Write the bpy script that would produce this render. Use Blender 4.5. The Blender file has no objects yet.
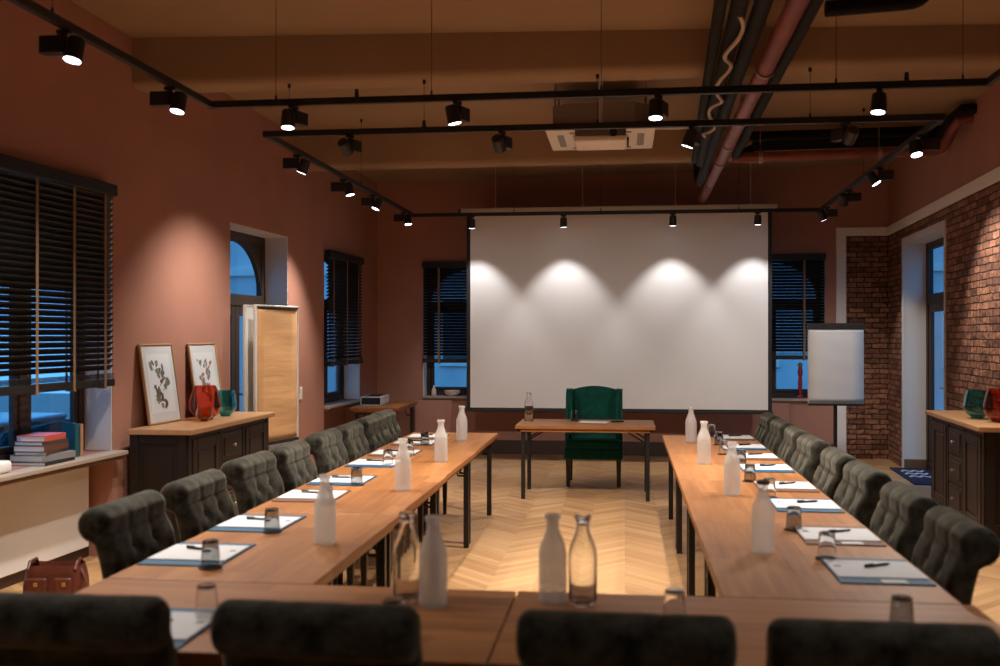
import bpy, bmesh, math, random
from mathutils import Vector, Matrix

random.seed(7)
PI = math.pi
R = math.radians
S = bpy.context.scene
COL = S.collection

# ------------------------------------------------------------------ camera, world, exposure
cam_d = bpy.data.cameras.new('camera')
cam = bpy.data.objects.new('camera', cam_d)
COL.objects.link(cam)
S.camera = cam
cam.location = (0, 0, 1.66)
cam.rotation_euler = (R(90) + math.atan(2 / 1010), 0, math.atan(125 / 1010))
cam_d.sensor_width = 36
cam_d.lens = 36.36
cam_d.clip_start = 0.05
cam_d.dof.use_dof = True
cam_d.dof.focus_distance = 10.3
cam_d.dof.aperture_fstop = 2.0

world = bpy.data.worlds.new('dusk_sky')
S.world = world
world.use_nodes = True
wn = world.node_tree.nodes
wn['Background'].inputs[0].default_value = (0.055, 0.22, 0.46, 1)
wn['Background'].inputs[1].default_value = 2.8

S.view_settings.view_transform = 'Standard'
S.view_settings.look = 'None'
S.view_settings.exposure = 0.15
S.view_settings.gamma = 1.0
S.view_settings.use_curve_mapping = False

LAMP_W = 80.0            # power of one track spot
LAMP_COL = (1.0, 0.91, 0.82)


# ------------------------------------------------------------------ materials
def new_mat(name):
    m = bpy.data.materials.new(name)
    m.use_nodes = True
    nt = m.node_tree
    return m, nt, nt.nodes['Principled BSDF']


def mat(name, col, rough=0.5, metal=0.0, noise=0.0, nscale=8.0, bump=0.0, bscale=60.0, sheen=0.0, stretch=(1, 1, 1), spec=0.5):
    m, nt, b = new_mat(name)
    b.inputs['Base Color'].default_value = (*col, 1)
    b.inputs['Roughness'].default_value = rough
    b.inputs['Metallic'].default_value = metal
    b.inputs['Specular IOR Level'].default_value = spec
    if sheen:
        b.inputs['Sheen Weight'].default_value = sheen
        b.inputs['Sheen Roughness'].default_value = 0.4
    tc = nt.nodes.new('ShaderNodeTexCoord')
    mp = nt.nodes.new('ShaderNodeMapping')
    mp.inputs['Scale'].default_value = stretch
    nt.links.new(tc.outputs['Object'], mp.inputs[0])
    if noise:
        n = nt.nodes.new('ShaderNodeTexNoise')
        n.inputs['Scale'].default_value = nscale
        n.inputs['Detail'].default_value = 5
        nt.links.new(mp.outputs[0], n.inputs['Vector'])
        r = nt.nodes.new('ShaderNodeValToRGB')
        lo = [max(0, c * (1 - noise)) for c in col]
        hi = [min(1, c * (1 + noise)) for c in col]
        r.color_ramp.elements[0].position = 0.3
        r.color_ramp.elements[1].position = 0.7
        r.color_ramp.elements[0].color = (*lo, 1)
        r.color_ramp.elements[1].color = (*hi, 1)
        nt.links.new(n.outputs[0], r.inputs[0])
        nt.links.new(r.outputs[0], b.inputs['Base Color'])
    if bump:
        n2 = nt.nodes.new('ShaderNodeTexNoise')
        n2.inputs['Scale'].default_value = bscale
        n2.inputs['Detail'].default_value = 4
        nt.links.new(mp.outputs[0], n2.inputs['Vector'])
        bp = nt.nodes.new('ShaderNodeBump')
        bp.inputs['Strength'].default_value = bump
        bp.inputs['Distance'].default_value = 0.01
        nt.links.new(n2.outputs[0], bp.inputs['Height'])
        nt.links.new(bp.outputs[0], b.inputs['Normal'])
    return m


def math_node(nt, op, a, b=None, c=None):
    n = nt.nodes.new('ShaderNodeMath')
    n.operation = op
    for i, v in enumerate((a, b, c)):
        if v is None:
            continue
        if isinstance(v, (int, float)):
            n.inputs[i].default_value = v
        else:
            nt.links.new(v, n.inputs[i])
    return n.outputs[0]


def wood_mat(name, dark, light, plank=0.09, rough=0.4, axis=0, seed_by_object=True):
    """glued staves running along the local axis, tone by stave, grain by stretched noise"""
    m, nt, b = new_mat(name)
    tc = nt.nodes.new('ShaderNodeTexCoord')
    sx = nt.nodes.new('ShaderNodeSeparateXYZ')
    nt.links.new(tc.outputs['Object'], sx.inputs[0])
    al, ac = (sx.outputs[0], sx.outputs[1]) if axis == 0 else (sx.outputs[1], sx.outputs[0])
    info = nt.nodes.new('ShaderNodeObjectInfo')
    idx = math_node(nt, 'FLOOR', math_node(nt, 'DIVIDE', ac, plank))
    off = math_node(nt, 'MULTIPLY', idx, 0.37)
    row = math_node(nt, 'FLOOR', math_node(nt, 'ADD', math_node(nt, 'DIVIDE', al, 0.9), off))
    cv = nt.nodes.new('ShaderNodeCombineXYZ')
    nt.links.new(idx, cv.inputs[0]); nt.links.new(row, cv.inputs[1])
    nt.links.new(math_node(nt, 'MULTIPLY', info.outputs['Random'], 37.0), cv.inputs[2])
    wnz = nt.nodes.new('ShaderNodeTexWhiteNoise')
    nt.links.new(cv.outputs[0], wnz.inputs['Vector'])
    mp = nt.nodes.new('ShaderNodeMapping')
    mp.inputs['Scale'].default_value = (1.5, 28, 28) if axis == 0 else (28, 1.5, 28)
    add = nt.nodes.new('ShaderNodeVectorMath'); add.operation = 'ADD'
    nt.links.new(tc.outputs['Object'], add.inputs[0])
    nt.links.new(wnz.outputs['Color'], add.inputs[1])
    nt.links.new(add.outputs[0], mp.inputs[0])
    nz = nt.nodes.new('ShaderNodeTexNoise')
    nz.inputs['Scale'].default_value = 1.0
    nz.inputs['Detail'].default_value = 6
    nz.inputs['Distortion'].default_value = 0.6
    nt.links.new(mp.outputs[0], nz.inputs['Vector'])
    f = math_node(nt, 'ADD', math_node(nt, 'ADD', math_node(nt, 'MULTIPLY', wnz.outputs[0], 0.26), 0.10), math_node(nt, 'MULTIPLY', nz.outputs[0], 0.75))
    r = nt.nodes.new('ShaderNodeValToRGB')
    r.color_ramp.elements[0].position = 0.2
    r.color_ramp.elements[1].position = 0.95
    r.color_ramp.elements[0].color = (*dark, 1)
    r.color_ramp.elements[1].color = (*light, 1)
    nt.links.new(f, r.inputs[0])
    nt.links.new(r.outputs[0], b.inputs['Base Color'])
    b.inputs['Roughness'].default_value = rough
    b.inputs['Specular IOR Level'].default_value = 0.3
    bp = nt.nodes.new('ShaderNodeBump')
    bp.inputs['Strength'].default_value = 0.08
    bp.inputs['Distance'].default_value = 0.004
    nt.links.new(nz.outputs[0], bp.inputs['Height'])
    nt.links.new(bp.outputs[0], b.inputs['Normal'])
    return m


def parquet_mat():
    """chevron strips: columns along the room, boards slanting one way then the other"""
    m, nt, b = new_mat('oak_chevron_parquet')
    tc = nt.nodes.new('ShaderNodeTexCoord')
    sx = nt.nodes.new('ShaderNodeSeparateXYZ')
    nt.links.new(tc.outputs['Object'], sx.inputs[0])
    x, y = sx.outputs[0], sx.outputs[1]
    W = 0.30
    colf = math_node(nt, 'DIVIDE', x, W)
    col = math_node(nt, 'FLOOR', colf)
    pp = math_node(nt, 'PINGPONG', x, W)
    v = math_node(nt, 'ADD', y, pp)
    pf = math_node(nt, 'DIVIDE', v, 0.09)
    idx = math_node(nt, 'FLOOR', pf)
    fr = math_node(nt, 'FRACT', pf)
    cv = nt.nodes.new('ShaderNodeCombineXYZ')
    nt.links.new(col, cv.inputs[0]); nt.links.new(idx, cv.inputs[1])
    wnz = nt.nodes.new('ShaderNodeTexWhiteNoise')
    nt.links.new(cv.outputs[0], wnz.inputs['Vector'])
    par = math_node(nt, 'MODULO', math_node(nt, 'ADD', col, 100.0), 2.0)
    # grain follows the board
    gv = nt.nodes.new('ShaderNodeCombineXYZ')
    nt.links.new(math_node(nt, 'MULTIPLY', v, 30.0), gv.inputs[0])
    nt.links.new(math_node(nt, 'MULTIPLY', pp, 3.0), gv.inputs[1])
    nt.links.new(math_node(nt, 'MULTIPLY', wnz.outputs[0], 50.0), gv.inputs[2])
    nz = nt.nodes.new('ShaderNodeTexNoise')
    nz.inputs['Scale'].default_value = 1.0
    nz.inputs['Detail'].default_value = 5
    nt.links.new(gv.outputs[0], nz.inputs['Vector'])
    big = nt.nodes.new('ShaderNodeTexNoise')
    big.inputs['Scale'].default_value = 0.8
    nt.links.new(tc.outputs['Object'], big.inputs['Vector'])
    f = math_node(nt, 'ADD', math_node(nt, 'MULTIPLY', wnz.outputs[0], 0.42), math_node(nt, 'MULTIPLY', nz.outputs[0], 0.5))
    f = math_node(nt, 'ADD', f, math_node(nt, 'MULTIPLY', par, 0.12))  # alternate columns lighter: reflection off the grain put into the colour
    r = nt.nodes.new('ShaderNodeValToRGB')
    r.color_ramp.elements[0].position = 0.1
    r.color_ramp.elements[1].position = 0.95
    r.color_ramp.elements[0].color = (0.38, 0.195, 0.080, 1)
    r.color_ramp.elements[1].color = (0.74, 0.45, 0.215, 1)
    nt.links.new(f, r.inputs[0])
    seam = math_node(nt, 'LESS_THAN', fr, 0.035)
    cfr = math_node(nt, 'FRACT', colf)
    seam2 = math_node(nt, 'MULTIPLY', math_node(nt, 'LESS_THAN', cfr, 0.012), 0.5)
    sm = math_node(nt, 'MAXIMUM', seam, math_node(nt, 'MULTIPLY', seam2, 0.4))
    mx = nt.nodes.new('ShaderNodeMix'); mx.data_type = 'RGBA'
    mx.inputs[7].default_value = (0.16, 0.075, 0.03, 1)
    nt.links.new(math_node(nt, 'MULTIPLY', sm, 0.75), mx.inputs[0])
    nt.links.new(r.outputs[0], mx.inputs[6])
    nt.links.new(mx.outputs[2], b.inputs['Base Color'])
    nt.links.new(math_node(nt, 'ADD', math_node(nt, 'MULTIPLY', big.outputs[0], 0.2), 0.32), b.inputs['Roughness'])
    return m


def brick_mat():
    m, nt, b = new_mat('old_red_brick')
    tc = nt.nodes.new('ShaderNodeTexCoord')
    sx = nt.nodes.new('ShaderNodeSeparateXYZ')
    nt.links.new(tc.outputs['Object'], sx.inputs[0])
    cv = nt.nodes.new('ShaderNodeCombineXYZ')
    nt.links.new(sx.outputs[0], cv.inputs[0]); nt.links.new(sx.outputs[2], cv.inputs[1])
    wob = nt.nodes.new('ShaderNodeTexNoise')
    wob.inputs['Scale'].default_value = 11.0
    nt.links.new(cv.outputs[0], wob.inputs['Vector'])
    sc = nt.nodes.new('ShaderNodeVectorMath'); sc.operation = 'SCALE'
    sc.inputs['Scale'].default_value = 0.026
    nt.links.new(wob.outputs['Color'], sc.inputs[0])
    ad = nt.nodes.new('ShaderNodeVectorMath'); ad.operation = 'ADD'
    nt.links.new(cv.outputs[0], ad.inputs[0]); nt.links.new(sc.outputs[0], ad.inputs[1])
    br = nt.nodes.new('ShaderNodeTexBrick')
    br.inputs['Scale'].default_value = 1.0
    br.inputs['Brick Width'].default_value = 0.20
    br.inputs['Row Height'].default_value = 0.068
    br.inputs['Mortar Size'].default_value = 0.0075
    br.inputs['Mortar Smooth'].default_value = 0.6
    br.inputs['Bias'].default_value = -0.1
    br.inputs['Color1'].default_value = (0.50, 0.24, 0.145, 1)
    br.inputs['Color2'].default_value = (0.17, 0.07, 0.045, 1)
    br.inputs['Mortar'].default_value = (0.035, 0.02, 0.014, 1)
    nt.links.new(ad.outputs[0], br.inputs['Vector'])
    nz = nt.nodes.new('ShaderNodeTexNoise')
    nz.inputs['Scale'].default_value = 13.0
    nz.inputs['Detail'].default_value = 6
    nt.links.new(cv.outputs[0], nz.inputs['Vector'])
    mx = nt.nodes.new('ShaderNodeMix'); mx.data_type = 'RGBA'; mx.blend_type = 'MULTIPLY'
    mx.inputs[0].default_value = 0.85
    rp = nt.nodes.new('ShaderNodeValToRGB')
    rp.color_ramp.elements[0].position = 0.25; rp.color_ramp.elements[0].color = (0.35, 0.3, 0.28, 1)
    rp.color_ramp.elements[1].position = 0.7; rp.color_ramp.elements[1].color = (1, 0.95, 0.9, 1)
    nt.links.new(nz.outputs[0], rp.inputs[0])
    nt.links.new(br.outputs['Color'], mx.inputs[6])
    nt.links.new(rp.outputs[0], mx.inputs[7])
    nt.links.new(mx.outputs[2], b.inputs['Base Color'])
    b.inputs['Roughness'].default_value = 0.85
    h = math_node(nt, 'ADD', math_node(nt, 'SUBTRACT', 1.0, br.outputs['Fac']), math_node(nt, 'MULTIPLY', nz.outputs[0], 1.1))
    bp = nt.nodes.new('ShaderNodeBump')
    bp.inputs['Strength'].default_value = 1.0
    bp.inputs['Distance'].default_value = 0.06
    nt.links.new(h, bp.inputs['Height'])
    nt.links.new(bp.outputs[0], b.inputs['Normal'])
    return m


def glass_mat(name, tint, ior=1.45, rough=0.03):
    m, nt, b = new_mat(name)
    nt.nodes.remove(b)
    out = nt.nodes['Material Output']
    tr = nt.nodes.new('ShaderNodeBsdfTransparent'); tr.inputs[0].default_value = (*tint, 1)
    gl = nt.nodes.new('ShaderNodeBsdfGlossy'); gl.inputs['Roughness'].default_value = rough
    fr = nt.nodes.new('ShaderNodeFresnel'); fr.inputs[0].default_value = ior
    geo = nt.nodes.new('ShaderNodeNewGeometry')
    mx = nt.nodes.new('ShaderNodeMixShader')
    front = math_node(nt, 'SUBTRACT', 1.0, geo.outputs['Backfacing'])
    nt.links.new(math_node(nt, 'MULTIPLY', fr.outputs[0], front), mx.inputs[0])
    nt.links.new(tr.outputs[0], mx.inputs[1]); nt.links.new(gl.outputs[0], mx.inputs[2])
    nt.links.new(mx.outputs[0], out.inputs[0])
    return m


def refract_mat(name, col, rough=0.0):
    m, nt, b = new_mat(name)
    b.inputs['Base Color'].default_value = (*col, 1)
    b.inputs['Transmission Weight'].default_value = 1.0
    b.inputs['Roughness'].default_value = rough
    b.inputs['IOR'].default_value = 1.45
    return m


def frosted_mat(name, col, clear=0.3):
    m, nt, b = new_mat(name)
    out = nt.nodes['Material Output']
    b.inputs['Base Color'].default_value = (*col, 1)
    b.inputs['Roughness'].default_value = 0.35
    tl = nt.nodes.new('ShaderNodeBsdfTranslucent'); tl.inputs[0].default_value = (*col, 1)
    tr = nt.nodes.new('ShaderNodeBsdfTransparent')
    m1 = nt.nodes.new('ShaderNodeMixShader'); m1.inputs[0].default_value = 0.5
    nt.links.new(b.outputs[0], m1.inputs[1]); nt.links.new(tl.outputs[0], m1.inputs[2])
    m2 = nt.nodes.new('ShaderNodeMixShader'); m2.inputs[0].default_value = clear
    nt.links.new(m1.outputs[0], m2.inputs[1]); nt.links.new(tr.outputs[0], m2.inputs[2])
    nt.links.new(m2.outputs[0], out.inputs[0])
    return m


def emit_mat(name, col, strength):
    m, nt, b = new_mat(name)
    b.inputs['Base Color'].default_value = (0.8, 0.8, 0.8, 1)
    b.inputs['Emission Color'].default_value = (*col, 1)
    b.inputs['Emission Strength'].default_value = strength
    return m


def velvet_mat(name, dark, light, sheen=0.6):
    m, nt, b = new_mat(name)
    tc = nt.nodes.new('ShaderNodeTexCoord')
    n = nt.nodes.new('ShaderNodeTexNoise')
    n.inputs['Scale'].default_value = 14
    n.inputs['Detail'].default_value = 6
    n.inputs['Roughness'].default_value = 0.65
    nt.links.new(tc.outputs['Object'], n.inputs['Vector'])
    r = nt.nodes.new('ShaderNodeValToRGB')
    r.color_ramp.elements[0].position = 0.35; r.color_ramp.elements[0].color = (*dark, 1)
    r.color_ramp.elements[1].position = 0.68; r.color_ramp.elements[1].color = (*light, 1)
    nt.links.new(n.outputs[0], r.inputs[0])
    nt.links.new(r.outputs[0], b.inputs['Base Color'])
    b.inputs['Roughness'].default_value = 0.9
    b.inputs['Specular IOR Level'].default_value = 0.2
    b.inputs['Sheen Weight'].default_value = sheen
    b.inputs['Sheen Roughness'].default_value = 0.35
    b.inputs['Sheen Tint'].default_value = (*[min(1, c * 6) for c in light], 1)
    n2 = nt.nodes.new('ShaderNodeTexNoise'); n2.inputs['Scale'].default_value = 120
    nt.links.new(tc.outputs['Object'], n2.inputs['Vector'])
    bp = nt.nodes.new('ShaderNodeBump'); bp.inputs['Strength'].default_value = 0.15; bp.inputs['Distance'].default_value = 0.004
    nt.links.new(n2.outputs[0], bp.inputs['Height'])
    nt.links.new(bp.outputs[0], b.inputs['Normal'])
    return m


M = {}
M['pink'] = mat('dusty_pink_plaster', (0.42, 0.205, 0.148), 0.8, noise=0.07, nscale=1.5, bump=0.12, bscale=25, spec=0.3)
M['pink_panel'] = mat('pale_pink_paint', (0.50, 0.25, 0.19), 0.7)
M['ceil'] = mat('warm_tan_plaster', (0.33, 0.22, 0.135), 0.85, noise=0.06, nscale=2, bump=0.1, bscale=20, spec=0.2)
M['white'] = mat('white_paint', (0.84, 0.81, 0.77), 0.6)
M['reveal'] = mat('white_reveal_plaster', (0.66, 0.62, 0.58), 0.75)
M['brick'] = brick_mat()
M['floor'] = parquet_mat()
M['skirt'] = mat('dark_skirting', (0.05, 0.022, 0.015), 0.5)
M['wood_skirt'] = mat('brown_wood_skirting', (0.16, 0.085, 0.04), 0.5)
M['oak'] = wood_mat('oiled_oak', (0.20, 0.070, 0.021), (0.48, 0.21, 0.070), 0.10, 0.45)
M['oak_top'] = wood_mat('cabinet_top_oak', (0.33, 0.165, 0.07), (0.56, 0.32, 0.16), 0.12, 0.45)
M['steel'] = mat('black_powder_coated_steel', (0.012, 0.011, 0.011), 0.45)
M['black'] = mat('black_track', (0.010, 0.009, 0.009), 0.5)
M['lens'] = emit_mat('lamp_lens', (0.95, 0.93, 1.0), 9.0)
M['lensoff'] = mat('dark_lens', (0.05, 0.05, 0.05), 0.2)
M['cab'] = mat('dark_brown_lacquer', (0.024, 0.014, 0.010), 0.4, noise=0.25, nscale=6, stretch=(1, 1, 0.15))
M['cabside'] = mat('dark_brown_side', (0.018, 0.012, 0.009), 0.45, spec=0.35)
M['pewter'] = mat('pewter_knob', (0.45, 0.43, 0.4), 0.35, metal=0.9)
M['frame'] = mat('dark_window_wood', (0.035, 0.018, 0.012), 0.5)
M['blind'] = mat('dark_wood_slats', (0.012, 0.010, 0.009), 0.5, spec=0.35)
M['tape'] = mat('brown_ladder_tape', (0.22, 0.13, 0.07), 0.8)
M['pane'] = glass_mat('window_glass', (0.95, 0.97, 1.0))
M['screen'] = mat('matte_screen', (0.76, 0.75, 0.745), 0.9, spec=0.1)
M['screenblack'] = mat('black_screen_border', (0.012, 0.01, 0.01), 0.7)
M['casing'] = mat('cream_screen_casing', (0.55, 0.49, 0.42), 0.5)
M['velvet'] = velvet_mat('grey_green_velvet', (0.010, 0.009, 0.0065), (0.068, 0.065, 0.050), 0.8)
M['button'] = mat('velvet_button', (0.025, 0.024, 0.019), 0.9)
M['darkleg'] = mat('dark_wood_leg', (0.02, 0.012, 0.009), 0.4)
M['green'] = velvet_mat('green_velvet', (0.003, 0.045, 0.033), (0.006, 0.08, 0.058), 0.4)
M['paper'] = mat('white_paper', (0.70, 0.71, 0.73), 0.8, spec=0.2)
M['ink'] = mat('grey_print', (0.25, 0.25, 0.28), 0.8)
M['blue'] = mat('blue_card', (0.007, 0.085, 0.175), 0.6)
M['brown'] = mat('brown_card', (0.16, 0.07, 0.035), 0.7)
M['pen'] = mat('black_plastic', (0.008, 0.008, 0.010), 0.3)
M['coaster'] = mat('black_felt', (0.012, 0.012, 0.013), 0.9)
M['frost'] = frosted_mat('frosted_glass', (0.82, 0.80, 0.77), 0.58)
M['frostclear'] = frosted_mat('lightly_frosted_glass', (0.84, 0.84, 0.82), 0.70)
M['clear'] = refract_mat('clear_glass', (0.97, 0.98, 0.97))
M['water'] = glass_mat('water_like_glass', (0.96, 0.965, 0.96))
M['smoke'] = refract_mat('smoked_glass', (0.60, 0.61, 0.60))
M['tumbler'] = refract_mat('clear_tumbler_glass', (0.95, 0.955, 0.95))
M['cork'] = mat('rust_brown_mouth', (0.10, 0.028, 0.018), 0.6)
M['teal'] = refract_mat('teal_glass', (0.16, 0.60, 0.62))
M['red'] = refract_mat('ruby_glass', (0.80, 0.24, 0.17))
M['amber'] = refract_mat('amber_glass', (0.92, 0.62, 0.28))
M['leather'] = mat('oxblood_leather', (0.115, 0.028, 0.014), 0.42, noise=0.3, nscale=9, bump=0.3, bscale=40)
M['brass'] = mat('brass_fitting', (0.55, 0.38, 0.15), 0.35, metal=0.9)
M['kraft'] = mat('kraft_paper', (0.64, 0.36, 0.16), 0.75, noise=0.12, nscale=1.6, stretch=(0.8, 1, 5), bump=0.6, bscale=3)
M['alu'] = mat('white_aluminium', (0.62, 0.60, 0.57), 0.4)
M['goldwood'] = mat('pale_oak_moulding', (0.42, 0.25, 0.12), 0.5)
M['matboard'] = mat('cream_passepartout', (0.74, 0.72, 0.66), 0.85)
M['sheet'] = mat('print_sheet', (0.84, 0.82, 0.77), 0.85)
M['copper'] = mat('brick_red_pipe', (0.19, 0.048, 0.034), 0.5, noise=0.25, nscale=5, bump=0.2, bscale=12)
M['lag'] = mat('black_foam_lagging', (0.009, 0.008, 0.007), 0.75, spec=0.2)
M['clamp'] = mat('galvanised_clamp', (0.30, 0.24, 0.20), 0.45, metal=0.7)
M['cable'] = mat('cream_conduit', (0.42, 0.33, 0.24), 0.6)
M['acwhite'] = mat('cream_white_plastic', (0.72, 0.64, 0.54), 0.5)
M['acgrey'] = mat('grey_sheet_metal', (0.20, 0.16, 0.125), 0.5)
M['projgrey'] = mat('grey_plastic', (0.12, 0.095, 0.08), 0.5)
M['rug'] = mat('navy_mat', (0.006, 0.012, 0.045), 0.95)
M['rugwhite'] = mat('white_mat_stripe', (0.55, 0.55, 0.6), 0.95)
M['hydrant'] = mat('red_lacquer', (0.28, 0.012, 0.02), 0.4)
M['facade'] = mat('pale_stucco', (0.66, 0.68, 0.70), 0.9, noise=0.15, nscale=0.7)
M['facade_dark'] = mat('facade_window', (0.05, 0.07, 0.09), 0.2)
M['asphalt'] = mat('wet_asphalt', (0.08, 0.085, 0.09), 0.5, noise=0.2, nscale=3)
M['carpaint'] = mat('silver_blue_car_paint', (0.30, 0.36, 0.42), 0.25, metal=0.3)
M['carglass'] = mat('dark_car_glass', (0.02, 0.03, 0.04), 0.1)
M['tyre'] = mat('tyre_rubber', (0.02, 0.02, 0.02), 0.8)
M['rim'] = mat('grey_rim', (0.4, 0.4, 0.4), 0.4, metal=0.8)


# ------------------------------------------------------------------ mesh builder
class MB:
    def __init__(self, mtx=None):
        self.bm = bmesh.new()
        self.m = mtx or Matrix.Identity(4)

    def _xf(self, verts, mtx):
        bmesh.ops.transform(self.bm, matrix=self.m @ mtx, verts=verts)

    def box(self, lo, hi, bev=0.0, seg=1, mtx=None, taper=None):
        r = bmesh.ops.create_cube(self.bm, size=1)
        vs = r['verts']
        c = [(a + b) / 2 for a, b in zip(lo, hi)]
        s = [abs(b - a) for a, b in zip(lo, hi)]
        for v in vs:
            v.co = Vector([v.co[i] * s[i] for i in range(3)])
            if taper and v.co.z < 0:
                v.co.x *= taper; v.co.y *= taper
            v.co += Vector(c)
        if bev:
            es = list({e for v in vs for e in v.link_edges})
            r2 = bmesh.ops.bevel(self.bm, geom=es, offset=bev, segments=seg, affect='EDGES', profile=0.5)
            vs = list({v for f in r2['faces'] for v in f.verts} | {v for v in vs if v.is_valid})
        self._xf(vs, mtx or Matrix.Identity(4))
        return self

    def cyl(self, p0, p1, r0, r1=None, seg=20, caps=True):
        r1 = r0 if r1 is None else r1
        p0, p1 = Vector(p0), Vector(p1)
        d = p1 - p0
        r = bmesh.ops.create_cone(self.bm, cap_ends=caps, segments=seg, radius1=r0, radius2=r1, depth=d.length)
        q = Vector((0, 0, 1)).rotation_difference(d.normalized()).to_matrix().to_4x4()
        self._xf(r['verts'], Matrix.Translation((p0 + p1) / 2) @ q)
        return self

    def sph(self, c, r, scale=(1, 1, 1), seg=16):
        q = bmesh.ops.create_uvsphere(self.bm, u_segments=seg, v_segments=seg // 2 + 2, radius=r)
        self._xf(q['verts'], Matrix.Translation(c) @ Matrix.Diagonal((*scale, 1)))
        return self

    def tube(self, pts, r, seg=10, caps=True):
        pts = [Vector(p) for p in pts]
        rings = []
        up = Vector((0, 0, 1))
        n = len(pts)
        prev = None
        for i, p in enumerate(pts):
            t = (pts[min(i + 1, n - 1)] - pts[max(i - 1, 0)]).normalized()
            a = prev if prev is not None else (up if abs(t.dot(up)) < 0.95 else Vector((1, 0, 0)))
            a = (a - t * a.dot(t)).normalized()
            prev = a
            b = t.cross(a)
            rr = r[i] if isinstance(r, (list, tuple)) else r
            rings.append([self.bm.verts.new(self.m @ (p + (a * math.cos(k * 2 * PI / seg) + b * math.sin(k * 2 * PI / seg)) * rr)) for k in range(seg)])
        for i in range(n - 1):
            for k in range(seg):
                self.bm.faces.new((rings[i][k], rings[i][(k + 1) % seg], rings[i + 1][(k + 1) % seg], rings[i + 1][k]))
        if caps:
            self.bm.faces.new(list(reversed(rings[0])))
            self.bm.faces.new(rings[-1])
        return self

    def lathe(self, prof, c=(0, 0, 0), seg=28):
        """prof: list of (r, z); r == 0 closes on the axis"""
        c = Vector(c)
        prev = None
        for r, z in prof:
            if r <= 1e-6:
                ring = [self.bm.verts.new(self.m @ (c + Vector((0, 0, z))))]
            else:
                ring = [self.bm.verts.new(self.m @ (c + Vector((r * math.cos(k * 2 * PI / seg), r * math.sin(k * 2 * PI / seg), z)))) for k in range(seg)]
            if prev is not None:
                if len(prev) == 1 and len(ring) > 1:
                    for k in range(seg):
                        self.bm.faces.new((prev[0], ring[(k + 1) % seg], ring[k]))
                elif len(ring) == 1 and len(prev) > 1:
                    for k in range(seg):
                        self.bm.faces.new((prev[k], prev[(k + 1) % seg], ring[0]))
                elif len(ring) > 1:
                    for k in range(seg):
                        self.bm.faces.new((prev[k], prev[(k + 1) % seg], ring[(k + 1) % seg], ring[k]))
            prev = ring
        return self

    def prism(self, pts, axis, a, b):
        """extrude a 2D outline along an axis between a and b"""
        def mk(p, w):
            if axis == 0: return Vector((w, p[0], p[1]))
            if axis == 1: return Vector((p[0], w, p[1]))
            return Vector((p[0], p[1], w))
        va = [self.bm.verts.new(self.m @ mk(p, a)) for p in pts]
        vb = [self.bm.verts.new(self.m @ mk(p, b)) for p in pts]
        n = len(pts)
        self.bm.faces.new(va); self.bm.faces.new(list(reversed(vb)))
        for i in range(n):
            self.bm.faces.new((va[i], va[(i + 1) % n], vb[(i + 1) % n], vb[i]))
        return self

    def build(self, name, m, parent=None, smooth=False, angle=40):
        bmesh.ops.recalc_face_normals(self.bm, faces=self.bm.faces)
        me = bpy.data.meshes.new(name)
        self.bm.to_mesh(me)
        self.bm.free()
        me.materials.append(m)
        if smooth:
            for p in me.polygons:
                p.use_smooth = True
            me.set_sharp_from_angle(angle=R(angle))
        o = bpy.data.objects.new(name, me)
        COL.objects.link(o)
        if parent is not None:
            o.parent = parent
        return o


def tag(o, label, cat, group=None):
    o['label'] = label
    o['category'] = cat
    if group:
        o['group'] = group
    return o


def thing(name, label, cat, loc=(0, 0, 0), rz=0.0, group=None):
    o = bpy.data.objects.new(name, None)
    o.empty_display_size = 0.1
    COL.objects.link(o)
    o.location = loc
    o.rotation_euler = (0, 0, rz)
    return tag(o, label, cat, group)


def structure(o):
    o['kind'] = 'structure'
    return o


def s_empty(name, loc, rz):
    o = bpy.data.objects.new(name, None)
    COL.objects.link(o)
    o.location = loc
    o.rotation_euler = (0, 0, rz)
    return structure(o)


def copy_thing(root, label, loc, rz=None):
    r = root.copy()
    COL.objects.link(r)
    r.location = loc
    if rz is not None:
        r.rotation_euler = (0, 0, rz)
    r['label'] = label
    for ch in root.children:
        c = ch.copy()
        COL.objects.link(c)
        c.parent = r
        for g in ch.children:
            d = g.copy()
            COL.objects.link(d)
            d.parent = c
    return r


# ------------------------------------------------------------------ the room shell
LA = math.atan(0.044)                    # left wall leans towards the far end
LROT = R(90) - LA
RA = math.atan(0.06)
RROT = R(90) - RA
LX0, RX0 = -4.117, 2.654                 # where the side walls meet y = 0
YB, YF = 14.05, -2.2
WT = 0.34                                # wall thickness
ZT = 4.2


def lpt(s, n=0.0, z=0.0):                # left wall frame: s along the wall, n outwards
    return (LX0 + s * math.sin(LA) - n * math.cos(LA), s * math.cos(LA) + n * math.sin(LA), z)


def ls(y):
    return y / math.cos(LA)


def wall_with_holes(mb, s0, s1, z0, z1, holes, n0, n1):
    """holes: (s0, s1, z0, z1); local x along, local y thickness"""
    xs = sorted({s0, s1, *[h[0] for h in holes], *[h[1] for h in holes]})
    for a, b in zip(xs, xs[1:]):
        mid = (a + b) / 2
        hs = sorted([(h[2], h[3]) for h in holes if h[0] < mid < h[1]])
        z = z0
        for ha, hb in hs:
            if ha > z:
                mb.box((a, n0, z), (b, n1, ha))
            z = hb
        if z < z1:
            mb.box((a, n0, z), (b, n1, z1))


fl = MB().box((-5.2, YF - 0.4, -0.2), (5.2, YB + 0.4, 0)).build('floor', M['floor'])
structure(fl)

# ceiling follows the old vault: corners at slightly different heights
mb = MB()


def ceil_z(x, y):
    v = (y - 6.5) / (14.0 - 6.5)
    zl = 3.985 + (3.815 - 3.985) * v
    zr = 3.80 + (3.93 - 3.80) * v
    u = (x + 3.8) / (3.2 + 3.8)
    return zl + (zr - zl) * u


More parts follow.
